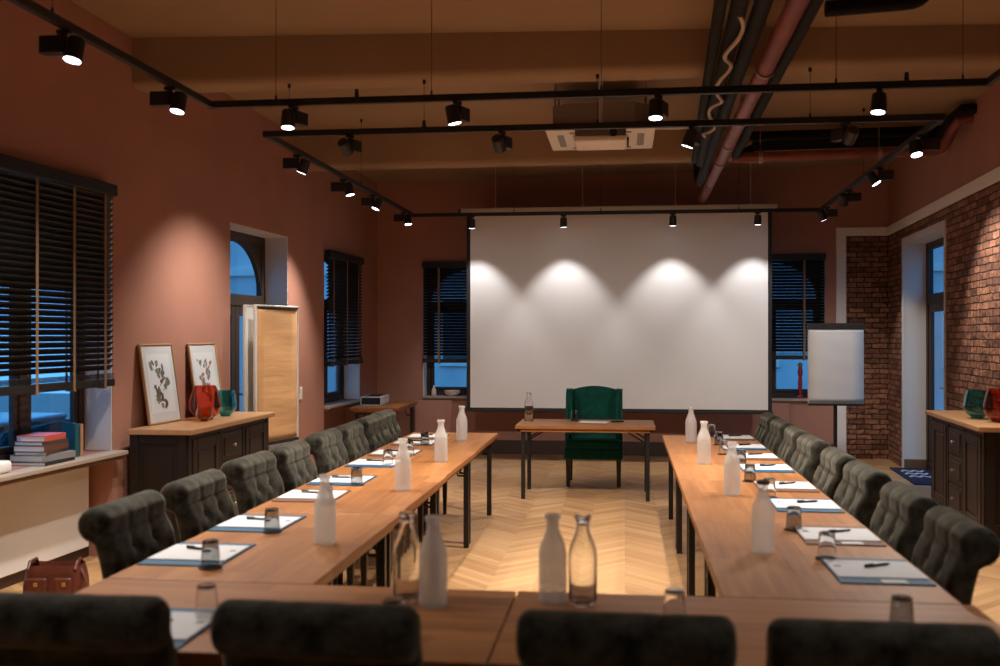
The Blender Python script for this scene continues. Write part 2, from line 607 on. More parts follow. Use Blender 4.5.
NX, NY = 8, 12
gx = [-4.6 + i * (4.6 + 4.2) / NX for i in range(NX + 1)]
gy = [YF - 0.3 + j * (YB + 0.6 - YF) / NY for j in range(NY + 1)]
for top in (0, 1):
    g = [[mb.bm.verts.new((x, y, ceil_z(x, y) + 0.3 * top)) for y in gy] for x in gx]
    for i in range(NX):
        for j in range(NY):
            mb.bm.faces.new((g[i][j], g[i + 1][j], g[i + 1][j + 1], g[i][j + 1]))
structure(mb.build('ceiling', M['ceil'], smooth=True))

# transverse plastered beams with soft lower edges
for i, (y0, y1, zl, zr) in enumerate(((7.42, 7.72, 3.585, 3.575), (10.80, 11.07, 3.50, 3.52), (4.15, 4.45, 3.66, 3.60))):
    mb = MB()
    r = 0.06
    ring = [(y0, 0.75)] + [(y0 + r - r * math.cos(t), r - r * math.sin(t)) for t in [k * PI / 10 for k in range(6)]] + \
           [(y1 - r + r * math.sin(t), r - r * math.cos(t)) for t in [k * PI / 10 for k in range(6)]] + [(y1, 0.75)]
    va = [mb.bm.verts.new((-4.2, y, zl + z)) for y, z in ring]
    vb = [mb.bm.verts.new((3.6, y, zr + z)) for y, z in ring]
    for k in range(len(ring) - 1):
        mb.bm.faces.new((va[k], va[k + 1], vb[k + 1], vb[k]))
    mb.bm.faces.new(va); mb.bm.faces.new(vb[::-1])
    structure(mb.build('beam_%d' % (i + 1), M['ceil'], smooth=True, angle=50))

# ---- left wall
W1 = (ls(5.70), ls(7.14), 0.80, 2.75)
D2 = (ls(9.18), ls(10.65), 0.0, 2.73)
W3 = (ls(11.81), ls(13.24), 0.80, 2.69)
NICHE = 0.22
mb = MB()
wall_with_holes(mb, ls(YF), ls(YB) + 0.02, 0, ZT, [W1, D2, W3, (W1[0], W1[1], 0, 0.7999), (W3[0], W3[1], 0, 0.7999)], 0, NICHE)
wall_with_holes(mb, ls(YF), ls(YB) + 0.3, 0, ZT, [W1, D2, W3], NICHE, WT)
wl = structure(mb.build('wall_left', M['pink']))
wl.location = (LX0, 0, 0)
wl.rotation_euler = (0, 0, LROT)

# ---- right wall: plaster above, brick below the white band
RS = 1 / math.cos(RA)
DR = (11.0 * RS, 13.08 * RS, 0.0, 2.80)
mb = MB()
wall_with_holes(mb, YF * RS, YB * RS + 0.02, 3.05, ZT, [], -WT, 0)
o = structure(mb.build('wall_right', M['pink'])); o.location = (RX0, 0, 0); o.rotation_euler = (0, 0, RROT)
mb = MB()
wall_with_holes(mb, YF * RS, YB * RS + 0.02, 0, 3.05, [DR], -WT, 0)
o = structure(mb.build('wall_right_brick', M['brick'])); o.location = (RX0, 0, 0); o.rotation_euler = (0, 0, RROT)
mb = MB()
mb.box((YF * RS, -0.02, 2.99), (YB * RS - 0.03, 0.025, 3.105), 0.008, 2)
o = structure(mb.build('trim_1', M['white'])); o.location = (RX0, 0, 0); o.rotation_euler = (0, 0, RROT)

# ---- back wall
BL = (-2.837, -1.43, 0.80, 2.69)
BR = (1.27, 2.676, 0.80, 2.755)
mb = MB()
wall_with_holes(mb, -3.6, 2.95, 0, ZT, [BL, BR], 0, WT)
mb.box((2.95, 0, 3.05), (3.95, WT, ZT))
o = structure(mb.build('wall_back', M['pink'])); o.location = (0, YB, 0)
o = structure(MB().box((2.95, 0, 0), (3.95, WT, 3.05)).build('wall_back_brick', M['brick'])); o.location = (0, YB, 0)
mb = MB()
mb.box((2.82, -0.025, 0), (2.95, 0.02, 2.9895), 0.008, 2)
mb.box((2.82, -0.025, 2.99), (3.50, 0.02, 3.105), 0.008, 2)
o = structure(mb.build('trim_2', M['white'])); o.location = (0, YB, 0)
o = structure(MB().box((-3.5, -0.025, 0), (2.82, 0.01, 0.19), 0.006, 2).build('baseboard_back', M['skirt'])); o.location = (0, YB, 0)
# wall behind the photographer
structure(MB().box((-4.7, YF - 0.3, 0), (3.2, YF, ZT)).build('wall_front', M['pink']))
# skirting on the left wall, between the openings
mb = MB()
for a, b in ((ls(YF), W1[0]), (W1[1], D2[0]), (D2[1], W3[0]), (W3[1], ls(YB))):
    mb.box((a, -0.018, 0), (b, 0.01, 0.09), 0.004)
mb.box((W1[0], NICHE - 0.03, 0), (W1[1], NICHE + 0.01, 0.085), 0.004)
o = structure(mb.build('baseboard_left', M['skirt'])); o.location = (LX0, 0, 0); o.rotation_euler = (0, 0, LROT)


# ------------------------------------------------------------------ windows and doors
def frame_rect(mb, s0, s1, z0, z1, w, n0, n1):
    mb.box((s0, n0, z0), (s0 + w, n1, z1), 0.006)
    mb.box((s1 - w, n0, z0), (s1, n1, z1), 0.006)
    mb.box((s0 + w, n0, z0), (s1 - w, n1, z0 + w), 0.006)
    mb.box((s0 + w, n0, z1 - w), (s1 - w, n1, z1), 0.006)


def arch_spandrel(mb, s0, s1, z0, z1, n0, n1):
    """solid corners round a half-round light: outline of rectangle minus arch"""
    c = (s0 + s1) / 2
    r = (s1 - s0) / 2
    hh = min(z1 - z0, r * 1.0)
    N = 12
    for side in (-1, 1):
        pts = [(c + side * r, z1)]
        for k in range(N + 1):
            t = k / N * PI / 2
            pts.append((c + side * r * math.sin(PI / 2 - t), z0 + hh * 0.97 * math.cos(PI / 2 - t)))
        pts.append((c, z1))
        mb.prism(pts, 1, n0, n1)


def make_window(name, loc, rz, hole, outsign, mull=True, sill_over=0.05, sill_mat='white'):
    """local x along the wall, y = outsign * outward"""
    s0, s1, z0, z1 = hole
    root = s_empty(name, loc, rz)
    def n(v): return outsign * v
    a, b = sorted((n(NICHE), n(NICHE + 0.07)))
    mb = MB()
    frame_rect(mb, s0, s1, z0, z1, 0.07, a, b)
    zt = z0 + (z1 - z0) * 0.67
    mb.box((s0 + .07, a, zt - 0.05), (s1 - .07, b, zt + 0.05), 0.006)
    c = (s0 + s1) / 2
    mb.box((c - 0.05, a, z0 + .07), (c + 0.05, b, zt - 0.05), 0.006)
    a2, b2 = sorted((n(NICHE + 0.015), n(NICHE + 0.06)))
    arch_spandrel(mb, s0 + .07, s1 - .07, zt + 0.05, z1 - 0.07, a2, b2)
    for q0, q1 in ((s0 + .07, c - .05), (c + .05, s1 - .07)):
        frame_rect(mb, q0, q1, z0 + .07, zt - .05, 0.045, a2, b2)
    structure(mb.build('window_frame', M['frame'], root))
    p, q = sorted((n(NICHE + 0.035), n(NICHE + 0.041)))
    structure(MB().box((s0 + .03, p, z0 + .03), (s1 - .03, q, z1 - .03)).build('pane', M['pane'], root))
    # white plaster lining of the reveal
    mb = MB()
    p, q = sorted((n(0.004), n(NICHE)))
    mb.box((s0, p, z0), (s0 + 0.012, q, z1)); mb.box((s1 - 0.012, p, z0), (s1, q, z1)); mb.box((s0, p, z1 - 0.012), (s1, q, z1))
    structure(mb.build('reveal', M['reveal'], root))
    p, q = sorted((n(-sill_over), n(NICHE)))
    structure(MB().box((s0 - 0.06 if sill_over > .1 else s0, p, z0 - 0.032), (s1 + 0.02 if sill_over > .1 else s1, q, z0), 0.006, 2).build('window_sill', M[sill_mat], root))
    p, q = sorted((n(-sill_over + 0.015), n(NICHE)))
    structure(MB().box((s0 - 0.02 if sill_over > .1 else s0, p, z0 - 0.06), (s1, q, z0 - 0.032), 0.004).build('sill_board', M['wood_skirt'], root))
    return root


M['sill'] = mat('greyish_stone_sill', (0.40, 0.33, 0.27), 0.5)
make_window('window_1', (LX0, 0, 0), LROT, W1, 1, sill_over=0.12, sill_mat='sill')
make_window('window_2', (LX0, 0, 0), LROT, W3, 1, sill_over=0.06, sill_mat='sill')
make_window('window_3', (0, YB, 0), 0, BL, 1, sill_over=0.04, sill_mat='sill')
make_window('window_4', (0, YB, 0), 0, BR, 1, sill_over=0.04, sill_mat='sill')

# radiator covers in the niches under the sills
o = structure(MB().box((W1[0] + 0.03, NICHE - 0.06, 0.085), (W1[1] - 0.05, NICHE + 0.01, 0.70), 0.004).build('radiator_cover', M['white']))
o.location = (LX0, 0, 0); o.rotation_euler = (0, 0, LROT)
for i, (xa, xb) in enumerate(((-2.95, -2.42), (1.95, 2.20))):
    o = structure(MB().box((xa, -0.04, 0.20), (xb, 0.01, 0.74), 0.006).build('trim_%d' % (3 + i), M['pink_panel'])); o.location = (0, YB, 0)


def make_door(name, loc, rz, hole, outsign, arch, panew):
    s0, s1, z0, z1 = hole
    root = s_empty(name, loc, rz)
    def n(v): return outsign * v
    a, b = sorted((n(NICHE + 0.04), n(NICHE + 0.11)))
    mb = MB()
    frame_rect(mb, s0, s1, z0, z1, 0.09, a, b)
    zt = 2.02 if arch else 2.1
    mb.box((s0 + .09, a, zt - 0.06), (s1 - .09, b, zt + 0.06), 0.006)
    a2, b2 = sorted((n(NICHE + 0.055), n(NICHE + 0.10)))
    if arch:
        arch_spandrel(mb, s0 + .09, s1 - .09, zt + 0.06, z1 - 0.09, a2, b2)
    structure(mb.build('door_frame', M['frame'], root))
    c = (s0 + s1) / 2
    for q0, q1 in ((s0 + .09, c), (c, s1 - .09)):
        mb = MB()
        frame_rect(mb, q0, q1, 0.02, zt - .06, 0.10, a2, b2)
        mb.box((q0 + .1, a2, 0.02), (q1 - .1, b2, 0.45 if arch else 0.12), 0.006)
        structure(mb.build('door_leaf', M['frame'], root))
    mb = MB()
    hx = c + 0.06
    y = n(NICHE + 0.03)
    mb.cyl((hx, y + n(0.02), 1.05), (hx, y - n(0.03), 1.05), 0.012)
    mb.cyl((hx, y - n(0.03), 1.05), (hx + 0.1, y - n(0.03), 1.05), 0.01)
    structure(mb.build('door_handle', M['pewter'], root, True))
    p, q = sorted((n(NICHE + 0.075), n(NICHE + 0.081)))
    structure(MB().box((s0 + .05, p, 0.03), (s1 - .05, q, z1 - .05)).build('pane', M['pane'], root))
    mb = MB()
    p, q = sorted((n(-0.012 if not arch else 0.004), n(NICHE + 0.04)))
    mb.box((s0, p, z0), (s0 + 0.012, q, z1)); mb.box((s1 - 0.012, p, z0), (s1, q, z1)); mb.box((s0, p, z1 - 0.012), (s1, q, z1))
    if not arch:   # white architrave round the brick opening
        p, q = sorted((n(-0.015), n(0.01)))
        mb.box((s0 - 0.02, p, z0), (s0 + 0.03, q, z1 + 0.06)); mb.box((s1 - 0.02, p, 0.0), (s1 + 0.05, q, z1 + 0.06)); mb.box((s0, p, z1 - 0.01), (s1, q, z1 + 0.06))
    structure(mb.build('reveal', M['reveal'], root))
    mb = MB()
    p, q = sorted((n(0.0), n(NICHE + 0.04)))
    mb.box((s1 - 0.03, p, 0), (s1 - 0.012, q, 0.12), 0.004)
    structure(mb.build('door_skirting', M['wood_skirt'], root))
    return root


make_door('door_1', (LX0, 0, 0), LROT, D2, 1, True, 1)
make_door('door_2', (RX0, 0, 0), RROT, DR, -1, False, 1)

# light switch on the left wall
t = thing('light_switch', 'white double light switch on the pink wall beside the pinboard', 'switch', lpt(ls(11.02), 0, 1.0), LROT)
MB().box((-0.04, -0.012, -0.075), (0.04, 0.002, 0.075), 0.004, 2).build('plate', M['white'], t)
MB().box((-0.027, -0.018, 0.005), (0.027, -0.010, 0.06), 0.003).build('rocker', M['acwhite'], t)
MB().box((-0.027, -0.018, -0.06), (0.027, -0.010, -0.005), 0.003).build('rocker', M['acwhite'], t)


# ------------------------------------------------------------------ venetian blinds
def make_blind(label, loc, rz, s0, s1, ztop, zbot, off, tapes):
    root = thing('venetian_blind', label, 'blind', (0, 0, 0), rz, 'dark wooden venetian blinds')
    root.location = loc
    MB().box((s0, off - 0.045, ztop - 0.085), (s1, off + 0.035, ztop), 0.006).build('headrail', M['blind'], root)
    mb = MB()
    z = ztop - 0.11
    while z > zbot + 0.10:
        mb.box((s0 + 0.012, -0.026, -0.0016), (s1 - 0.012, 0.026, 0.0016), mtx=Matrix.Translation((0, off, z)) @ Matrix.Rotation(R(-44), 4, 'X'))
        z -= 0.0425
    for k in range(4):
        mb.box((s0 + 0.012, off - 0.026, zbot + 0.062 + 0.009 * k), (s1 - 0.012, off + 0.026, zbot + 0.066 + 0.009 * k))
    mb.build('slats', M['blind'], root)
    MB().box((s0 + 0.008, off - 0.03, zbot), (s1 - 0.008, off + 0.03, zbot + 0.055), 0.005).build('bottom_rail', M['blind'], root)
    for f in tapes:
        x = s0 + (s1 - s0) * f
        mb = MB()
        mb.box((x - 0.014, off - 0.0305, zbot - 0.012), (x + 0.014, off - 0.029, ztop - 0.08))
        mb.box((x - 0.014, off + 0.029, zbot), (x + 0.014, off + 0.0305, ztop - 0.08))
        mb.box((x - 0.014, off - 0.033, zbot - 0.012), (x + 0.014, off + 0.031, zbot - 0.001))
        mb.build('ladder_tape', M['tape'], root)
    return root


make_blind('wide dark venetian blind half lowered over the book-laden sill', (LX0, 0, 0), LROT, W1[0] - 0.03, W1[1] - 0.09, 2.765, 1.285, -0.05, (0.03, 0.32, 0.62, 0.90))
make_blind('dark venetian blind on the pink side wall above the small black and white case', (LX0, 0, 0), LROT, W3[0] + 0.0, W3[1] - 0.07, 2.685, 1.285, -0.04, (0.12, 0.5, 0.85))
make_blind('dark venetian blind on the end wall, left of the projection screen', (0, YB, 0), 0, BL[0], BL[1], 2.69, 1.27, -0.04, (0.17, 0.5, 0.83))
make_blind('dark venetian blind on the end wall, behind the white flip chart', (0, YB, 0), 0, BR[0], BR[1], 2.755, 1.33, -0.04, (0.12, 0.42, 0.80))


# ------------------------------------------------------------------ track lights
ZR = 3.20
RAIL_A = [(-2.80, -1.5), (-2.75, 6.47), (2.20, 6.47), (2.0, -1.5)]
RAIL_B = [(-2.735, 7.47), (-2.70, 12.76), (2.385, 12.80), (2.225, 7.47)]


def make_rail(label, pts, closed):
    root = thing('lighting_track', label, 'track', (pts[1][0], pts[1][1], ZR), 0, 'black lighting tracks')
    o = Vector((pts[1][0], pts[1][1], 0))
    segs = list(zip(pts, pts[1:] + ([pts[0]] if closed else [])))
    if not closed:
        segs = segs[:len(pts) - 1]
    for a, b in segs:
        a, b = Vector((*a, 0)) - o, Vector((*b, 0)) - o
        d = b - a
        ang = math.atan2(d.y, d.x)
        MB().box((-0.02, -0.018, -0.0225), (d.length + 0.02, 0.018, 0.0225), 0.002, mtx=Matrix.Translation(a) @ Matrix.Rotation(ang, 4, 'Z')).build('rail', M['black'], root)
    return root, o


def rail_wires(root, o, spots):
    for x, y in spots:
        h = ceil_z(x, y) - ZR
        for by0, by1, bz in ((7.42, 7.72, 3.58), (10.80, 11.07, 3.51)):
            if by0 < y < by1:
                h = bz - ZR
        mb = MB()
        mb.cyl((x - o.x, y - o.y, 0.02), (x - o.x, y - o.y, h), 0.0022, seg=6)
        mb.cyl((x - o.x, y - o.y, 0.02), (x - o.x, y - o.y, 0.05), 0.007, seg=8)
        mb.cyl((x - o.x, y - o.y, h - 0.03), (x - o.x, y - o.y, h), 0.012, seg=8)
        mb.build('hanging_wire', M['black'], root)


ra, oa = make_rail('black lighting track nearer the camera, running across the ceiling and along both sides', RAIL_A, False)
rail_wires(ra, oa, [(-2.76, 4.6), (-2.3, 6.47), (-1.25, 6.47), (-0.15, 6.47), (1.30, 6.47), (2.05, 6.47)])
rb, ob = make_rail('black rectangular lighting track framing the far half of the ceiling', RAIL_B, True)
rail_wires(rb, ob, [(-2.55, 7.47), (-1.5, 7.47), (-0.2, 7.47), (1.32, 7.47), (-2.71, 10.2), (-1.4, 12.77), (-0.3, 12.77), (1.4, 12.79), (2.31, 10.2)])
for root, o, px, py in ((ra, oa, -1.75, 6.47), (ra, oa, 1.72, 6.47), (rb, ob, -1.50, 7.47), (rb, ob, -2.1, 12.765)):
    MB().cyl((px - o.x, py - o.y, 0.02), (px - o.x, py - o.y, 0.075), 0.016, 0.012, seg=10).build('cable_gland', M['black'], root)


def make_spot(label, x, y, yaw, aim, lit=True, power=1.0, blend=0.45, size=52, compact=False):
    """yaw turns the lamp so that its head lies towards local +x; aim = world direction of the beam"""
    root = thing('track_spotlight', label, 'spotlight', (x, y, ZR - 0.0225), yaw, 'track spotlights')
    mb = MB()
    mb.box((-0.035, -0.016, -0.02), (0.035, 0.016, 0.0), 0.002)
    mb.cyl((0, 0, -0.045), (0, 0, -0.015), 0.014, seg=12)
    mb.build('track_adapter', M['black'], root)
    if not compact:
        MB().box((-0.12, -0.03, -0.118), (0.01, 0.03, -0.03), 0.004).build('driver_box', M['black'], root)
        hc = Vector((0.055, 0, -0.10))
    else:
        hc = Vector((0.0, 0, -0.095))
    d = Vector(aim).normalized()
    d = Matrix.Rotation(-yaw, 3, 'Z') @ d
    h0 = hc - d * 0.055
    h1 = hc + d * 0.055
    mb = MB()
    mb.cyl(h0, h1, 0.042, 0.047, seg=24)
    mb.cyl(h0 - d * 0.008, h0, 0.034, 0.042, seg=24)
    mb.cyl((hc.x - 0.05 if not compact else hc.x, 0, -0.10 if not compact else -0.05), hc, 0.012, seg=10)
    mb.build('lamp_head', M['black'], root, True)
    mb = MB()
    mb.cyl(h1 + d * 0.0005, h1 + d * 0.003, 0.040, 0.040, seg=24)
    mb.build('lens', M['lens'] if lit else M['lensoff'], root)
    if lit:
        ld = bpy.data.lights.new('spot_light', 'SPOT')
        ld.energy = LAMP_W * power
        ld.color = (1.0, 0.96, 0.93) if compact else LAMP_COL
        ld.spot_size = R(size)
        ld.spot_blend = blend
        ld.shadow_soft_size = 0.035
        lo = bpy.data.objects.new('spot_light', ld)
        COL.objects.link(lo)
        lo.parent = root
        lo.location = h1 + d * 0.02
        lo.rotation_mode = 'QUATERNION'
        lo.rotation_quaternion = Vector((0, 0, -1)).rotation_difference(d)
    return root


LZ = 'on the near track'
# near track, left run
make_spot('lit spotlight closest to the top left corner, on the near track', -2.77, 4.72, 0.0, (-0.12, -0.2, -1), power=2.0, size=125, blend=0.9)
make_spot('lit spotlight just before the left bend of the near track', -2.76, 5.88, 0.0, (-0.12, -0.2, -1), power=2.0, size=125, blend=0.9)
# near track, cross run
tr = R(-90) - 0.35
make_spot('lit spotlight just past the left bend of the near track', -2.18, 6.47, tr, (0.0, -0.12, -1), power=2.0, size=110, blend=0.9)
make_spot('lit spotlight on the near track cross bar, left of the ceiling air conditioner', -1.08, 6.47, tr, (0.2, 0.1, -1), power=2.7, size=110, blend=0.9)
make_spot('lit spotlight on the near track, above the right edge of the air conditioner', 0.21, 6.47, tr, (0.0, -0.12, -1), power=2.0, size=110, blend=0.9)
make_spot('lit spotlight on the near track, right of the pipes', 1.56, 6.47, tr, (-0.1, -0.1, -1), power=2.0, size=110, blend=0.9)
# near track beside and behind the photographer: unseen spots added to light the foreground
make_spot('added unseen spotlight on the left run of the near track beside the photographer', -2.78, 3.3, 0.0, (0.25, 0.1, -1), power=0.85, size=110, blend=0.9)
make_spot('added unseen spotlight on the left run of the near track behind the photographer', -2.79, 0.6, 0.0, (0.25, 0.2, -1), power=0.5, size=110, blend=0.9)
make_spot('added unseen spotlight on the right run of the near track beside the photographer', 2.12, 3.3, PI, (-0.25, 0.1, -1), power=0.85, size=110, blend=0.9)
make_spot('added unseen spotlight on the right run of the near track behind the photographer', 2.06, 0.6, PI, (-0.25, 0.2, -1), power=0.5, size=110, blend=0.9)
# far track, front bar
make_spot('dark spotlight turned away, first on the far track front bar from its left corner', -2.075, 7.47, tr, (0.35, 1.5, -1), power=1.5, size=80, blend=1.0)
make_spot('dark spotlight turned away, left of the air conditioner on the far track', -0.91, 7.47, tr, (0.2, 1.4, -1), power=1.5, size=80, blend=1.0)
make_spot('lit spotlight hanging right against the dark pipe bundle', 0.485, 7.47, tr, (-0.35, 0.15, -1), power=3.4, size=100, blend=0.9)
make_spot('dim spotlight on the far track front bar near its right corner', 1.565, 7.47, R(-60), (-0.3, 1.5, -1), power=1.5, size=80, blend=1.0)
# far track, left run
make_spot('lit spotlight nearest the front corner of the far track left run', -2.733, 8.22, 0.0, (-0.45, 0.12, -1), power=1.95, size=104, blend=1.0)
make_spot('lit spotlight second along the far track left run', -2.724, 9.58, 0.0, (0.25, 0.0, -1), power=1.6, size=100, blend=0.8)
make_spot('lit spotlight third along the far track left run', -2.717, 10.70, 0.0, (-0.40, -0.2, -1), power=2.0, size=90, blend=0.7)
make_spot('lit spotlight last along the far track left run, before the screen corner', -2.707, 12.2, 0.0, (0.1, -0.1, -1), power=0.5, size=70)
# far track, right run
make_spot('lit spotlight nearest the front corner of the far track right run', 2.243, 8.0, PI, (0.12, -0.35, -1), power=2.4, size=125, blend=0.9)
make_spot('lit spotlight aimed at the brick wall, second along the far track right run', 2.287, 9.50, PI, (0.62, -0.2, -1), power=1.6, size=90, blend=0.6)
make_spot('lit spotlight third along the far track right run', 2.33, 10.95, PI, (0.06, 0.85, -1), power=0.9, size=80, blend=0.8)
make_spot('dark spotlight at the far end of the far track right run', 2.37, 12.34, PI, (0.45, 0.3, -1), power=0.6, size=60)
# far track, bar before the screen
for lab, x in (('first', -1.944), ('second', -0.771), ('third', 0.594), ('fourth', 1.629)):
    make_spot('small spotlight in front of the projection screen, %s of four from the left' % lab, x, 12.775, 0, (0, 0.22, -1), power=0.54, size=81, blend=0.6, compact=True)


# ------------------------------------------------------------------ projection screen
t = thing('projection_screen', 'large white pull-down projection screen with black borders on the end wall', 'screen', (-0.1, 13.25, 0.0))
MB().box((-2.075, -0.06, 3.245), (2.03, 0.06, 3.335), 0.012, 2).build('casing', M['casing'], t)
mb = MB().box((-1.985, -0.006, 0.67), (1.965, 0.002, 3.25)); mb.build('screen_border', M['screenblack'], t)
MB().box((-1.935, -0.010, 0.70), (1.915, -0.0055, 3.25)).build('screen_fabric', M['screen'], t)
MB().box((-2.0, -0.02, 0.645), (1.98, 0.016, 0.682), 0.006, 2).build('weight_bar', M['screenblack'], t)
for x in (-1.6, -0.45, 0.75, 1.7):
    mb = MB(); mb.cyl((x, 0, 3.33), (x, 0, ceil_z(x - 0.1, 13.25)), 0.004, seg=6); mb.sph((x, 0, 3.34), 0.018, seg=10)
    mb.build('hanging_wire', M['casing'], t)

# ------------------------------------------------------------------ ceiling air conditioner and projector
t = thing('ceiling_air_conditioner', 'square white cassette air conditioner with grey body hung under the ceiling', 'air conditioner', (-0.215, 9.22, 3.43))
mb = MB()
mb.box((-0.475, -0.475, 0.0), (0.475, 0.475, 0.035), 0.012, 2)
mb.build('fascia_panel', M['acwhite'], t)
mb = MB()
pr = [(-0.42, -0.30), (-0.30, -0.42), (0.30, -0.42), (0.42, -0.30), (0.42, 0.30), (0.30, 0.42), (-0.30, 0.42), (-0.42, 0.30)]
mb.prism(pr, 2, 0.035, 0.245)
mb.build('body', M['acgrey'], t)
mb = MB()
mb.box((-0.25, -0.25, -0.008), (0.25, 0.25, 0.002), 0.004)
mb.build('intake_grille', M['casing'], t)
for a in range(4):
    c, s = math.cos(a * PI / 2), math.sin(a * PI / 2)
    mb = MB(Matrix.Rotation(a * PI / 2, 4, 'Z'))
    mb.box((-0.27, 0.325, -0.004), (0.27, 0.385, 0.003), 0.003)
    mb.build('louvre', M['acgrey'], t)
for sx in (-1, 1):
    for sy in (-1, 1):
        x, y = 0.40 * sx, 0.26 * sy
        MB().cyl((x, y, 0.15), (x, y, ceil_z(x - 0.2, 9.2 + y) - 3.43), 0.006, seg=8).build('hanging_rod', M['acgrey'], t)
MB().tube([(0.42, 0.1, 0.12), (0.7, 0.12, 0.12), (0.98, 0.13, 0.14)], 0.016).build('drain_pipe', M['casing'], t)

t = thing('projector', 'grey and white ceiling projector on a white pole in front of the air conditioner', 'projector', (-0.19, 8.10, 3.17))
mb = MB().box((-0.205, -0.2, 0.0), (0.205, 0.2, 0.05), 0.015, 2); mb.build('lower_case', M['acwhite'], t)
MB().box((-0.2, -0.195, 0.05), (0.2, 0.195, 0.105), 0.012, 2).build('upper_case', M['projgrey'], t)
mb = MB(); mb.cyl((0.1, -0.19, 0.065), (0.1, -0.215, 0.065), 0.03, seg=20); mb.build('lens', M['carglass'], t)
MB().box((0.205, -0.12, 0.012), (0.222, 0.12, 0.045), 0.003).build('vent', M['black'], t)
mb = MB(); mb.cyl((0, 0, 0.10), (0, 0, ceil_z(-0.19, 8.1) - 3.17), 0.017, seg=14); mb.cyl((0, 0, 0.105), (0, 0, 0.13), 0.06, seg=20)
mb.build('mounting_pole', M['alu'], t)
MB().tube([(0.02, -0.05, 0.11), (0.06, -0.07, 0.16), (0.11, -0.06, 0.15), (0.15, -0.03, 0.11)], 0.006).build('cable', M['black'], t)


# ------------------------------------------------------------------ pipes
def pipe(name, label, pts, r, m, group=None, clamps=(), bend=None):
    root = thing(name, label, 'pipe', pts[0], 0, group)
    o = Vector(pts[0])
    MB().tube([Vector(p) - o for p in pts], r, 18).build('pipe_run', m, root, True)
    for c in clamps:
        c = Vector(c) - o
        dirv = (Vector(pts[1]) - Vector(pts[0])).normalized()
        mb = MB()
        mb.cyl(c - dirv * 0.02, c + dirv * 0.02, r + 0.012, seg=20)
        mb.cyl(c + Vector((0, 0, r)), c + Vector((0, 0, r + 0.28)), 0.006, seg=8)
        mb.build('pipe_clamp', M['clamp'], root, True)
    return root


def arc(p, q, c, n=6):
    """quadratic bend from p to q with control c"""
    p, q, c = Vector(p), Vector(q), Vector(c)
    return [tuple(p * (1 - t) ** 2 + c * 2 * t * (1 - t) + q * t * t) for t in [k / n for k in range(n + 1)]]


G = 'service pipes under the ceiling'
pipe('heating_pipe', 'brick-red pipe running down the room under the ceiling', [(0.865, -1.9, 3.40), (0.895, 5.5, 3.40), (0.985, 13.1, 3.41)] + arc((0.985, 13.12, 3.41), (0.985, 13.3, 3.55), (0.985, 13.3, 3.41), 5) + [(0.985, 13.32, 3.86)], 0.056, M['copper'], G,
     [(0.912, 6.75, 3.40), (0.93, 8.3, 3.40), (0.943, 9.4, 3.405), (0.955, 10.3, 3.405), (0.973, 11.9, 3.41)])
pipe('lagged_pipe', 'leftmost black lagged pipe in the ceiling bundle', [(0.47, -1.9, 3.45), (0.51, 5.5, 3.45), (0.70, 10.3, 3.45)] + arc((0.71, 10.5, 3.45), (0.73, 10.62, 3.6), (0.725, 10.62, 3.45), 4) + [(0.73, 10.62, 3.82)], 0.035, M['lag'], G)
pipe('lagged_pipe', 'second black lagged pipe in the ceiling bundle', [(0.57, -1.9, 3.44), (0.61, 5.5, 3.44), (0.77, 10.6, 3.44), (0.785, 10.72, 3.46), (0.79, 10.74, 3.5)], 0.048, M['lag'], G)
pipe('lagged_pipe', 'third black lagged pipe in the ceiling bundle, nearest the red pipe', [(0.69, -1.9, 3.43), (0.73, 5.5, 3.43), (0.86, 11.9, 3.43), (0.87, 12.4, 3.55), (0.87, 12.45, 3.86)], 0.048, M['lag'], G)
pipe('lagged_pipe', 'rightmost black lagged pipe in the ceiling bundle, close beside the red one', [(0.97, -1.9, 3.42), (0.995, 5.5, 3.42), (1.085, 10.1, 3.44)] + arc((1.09, 10.2, 3.44), (1.28, 10.46, 3.55), (1.10, 10.46, 3.46), 5), 0.04, M['lag'], G)
pipe('heating_pipe', 'red pipe branching across the ceiling towards the brick wall', [(1.08, 10.40, 3.445), (3.0, 10.40, 3.475)] + arc((3.02, 10.4, 3.475), (3.12, 10.2, 3.62), (3.12, 10.4, 3.475), 6) + [(3.14, 10.0, 3.70), (3.30, 9.98, 3.71)], 0.052, M['copper'], G,
     [(1.35, 10.40, 3.45), (2.5, 10.4, 3.465)])
pipe('lagged_pipe', 'lower black lagged pipe above the red branch pipe', [(1.28, 10.46, 3.57), (2.95, 10.46, 3.59)] + arc((2.98, 10.46, 3.59), (3.1, 10.15, 3.72), (3.12, 10.45, 3.6), 6) + [(3.14, 9.9, 3.77), (3.3, 9.88, 3.77)], 0.05, M['lag'], G)
pipe('lagged_pipe', 'upper black lagged pipe above the red branch pipe', [(1.28, 10.62, 3.70), (3.35, 10.62, 3.72)], 0.05, M['lag'], G)
pipe('lagged_pipe', 'short black lagged pipe crossing to the right at the top of the picture', [(1.10, 5.75, 3.46), (1.5, 5.75, 3.48)] + arc((1.53, 5.75, 3.482), (1.63, 5.75, 3.57), (1.63, 5.75, 3.485), 5) + [(1.63, 5.75, 3.84)], 0.045, M['lag'], G)
mb = MB().tube([(0.035 * math.sin(k * 0.62) + 0.0011 * k * 2, 0.085 * k, 0.022 * math.cos(k * 0.47) - 0.02) for k in range(41)], 0.013)
o = mb.build('conduit_hose', M['cable'], None, True); o.location = (0.62, 5.6, 3.395)
tag(o, 'thin cream conduit hose twisting along the dark pipe bundle', 'hose')


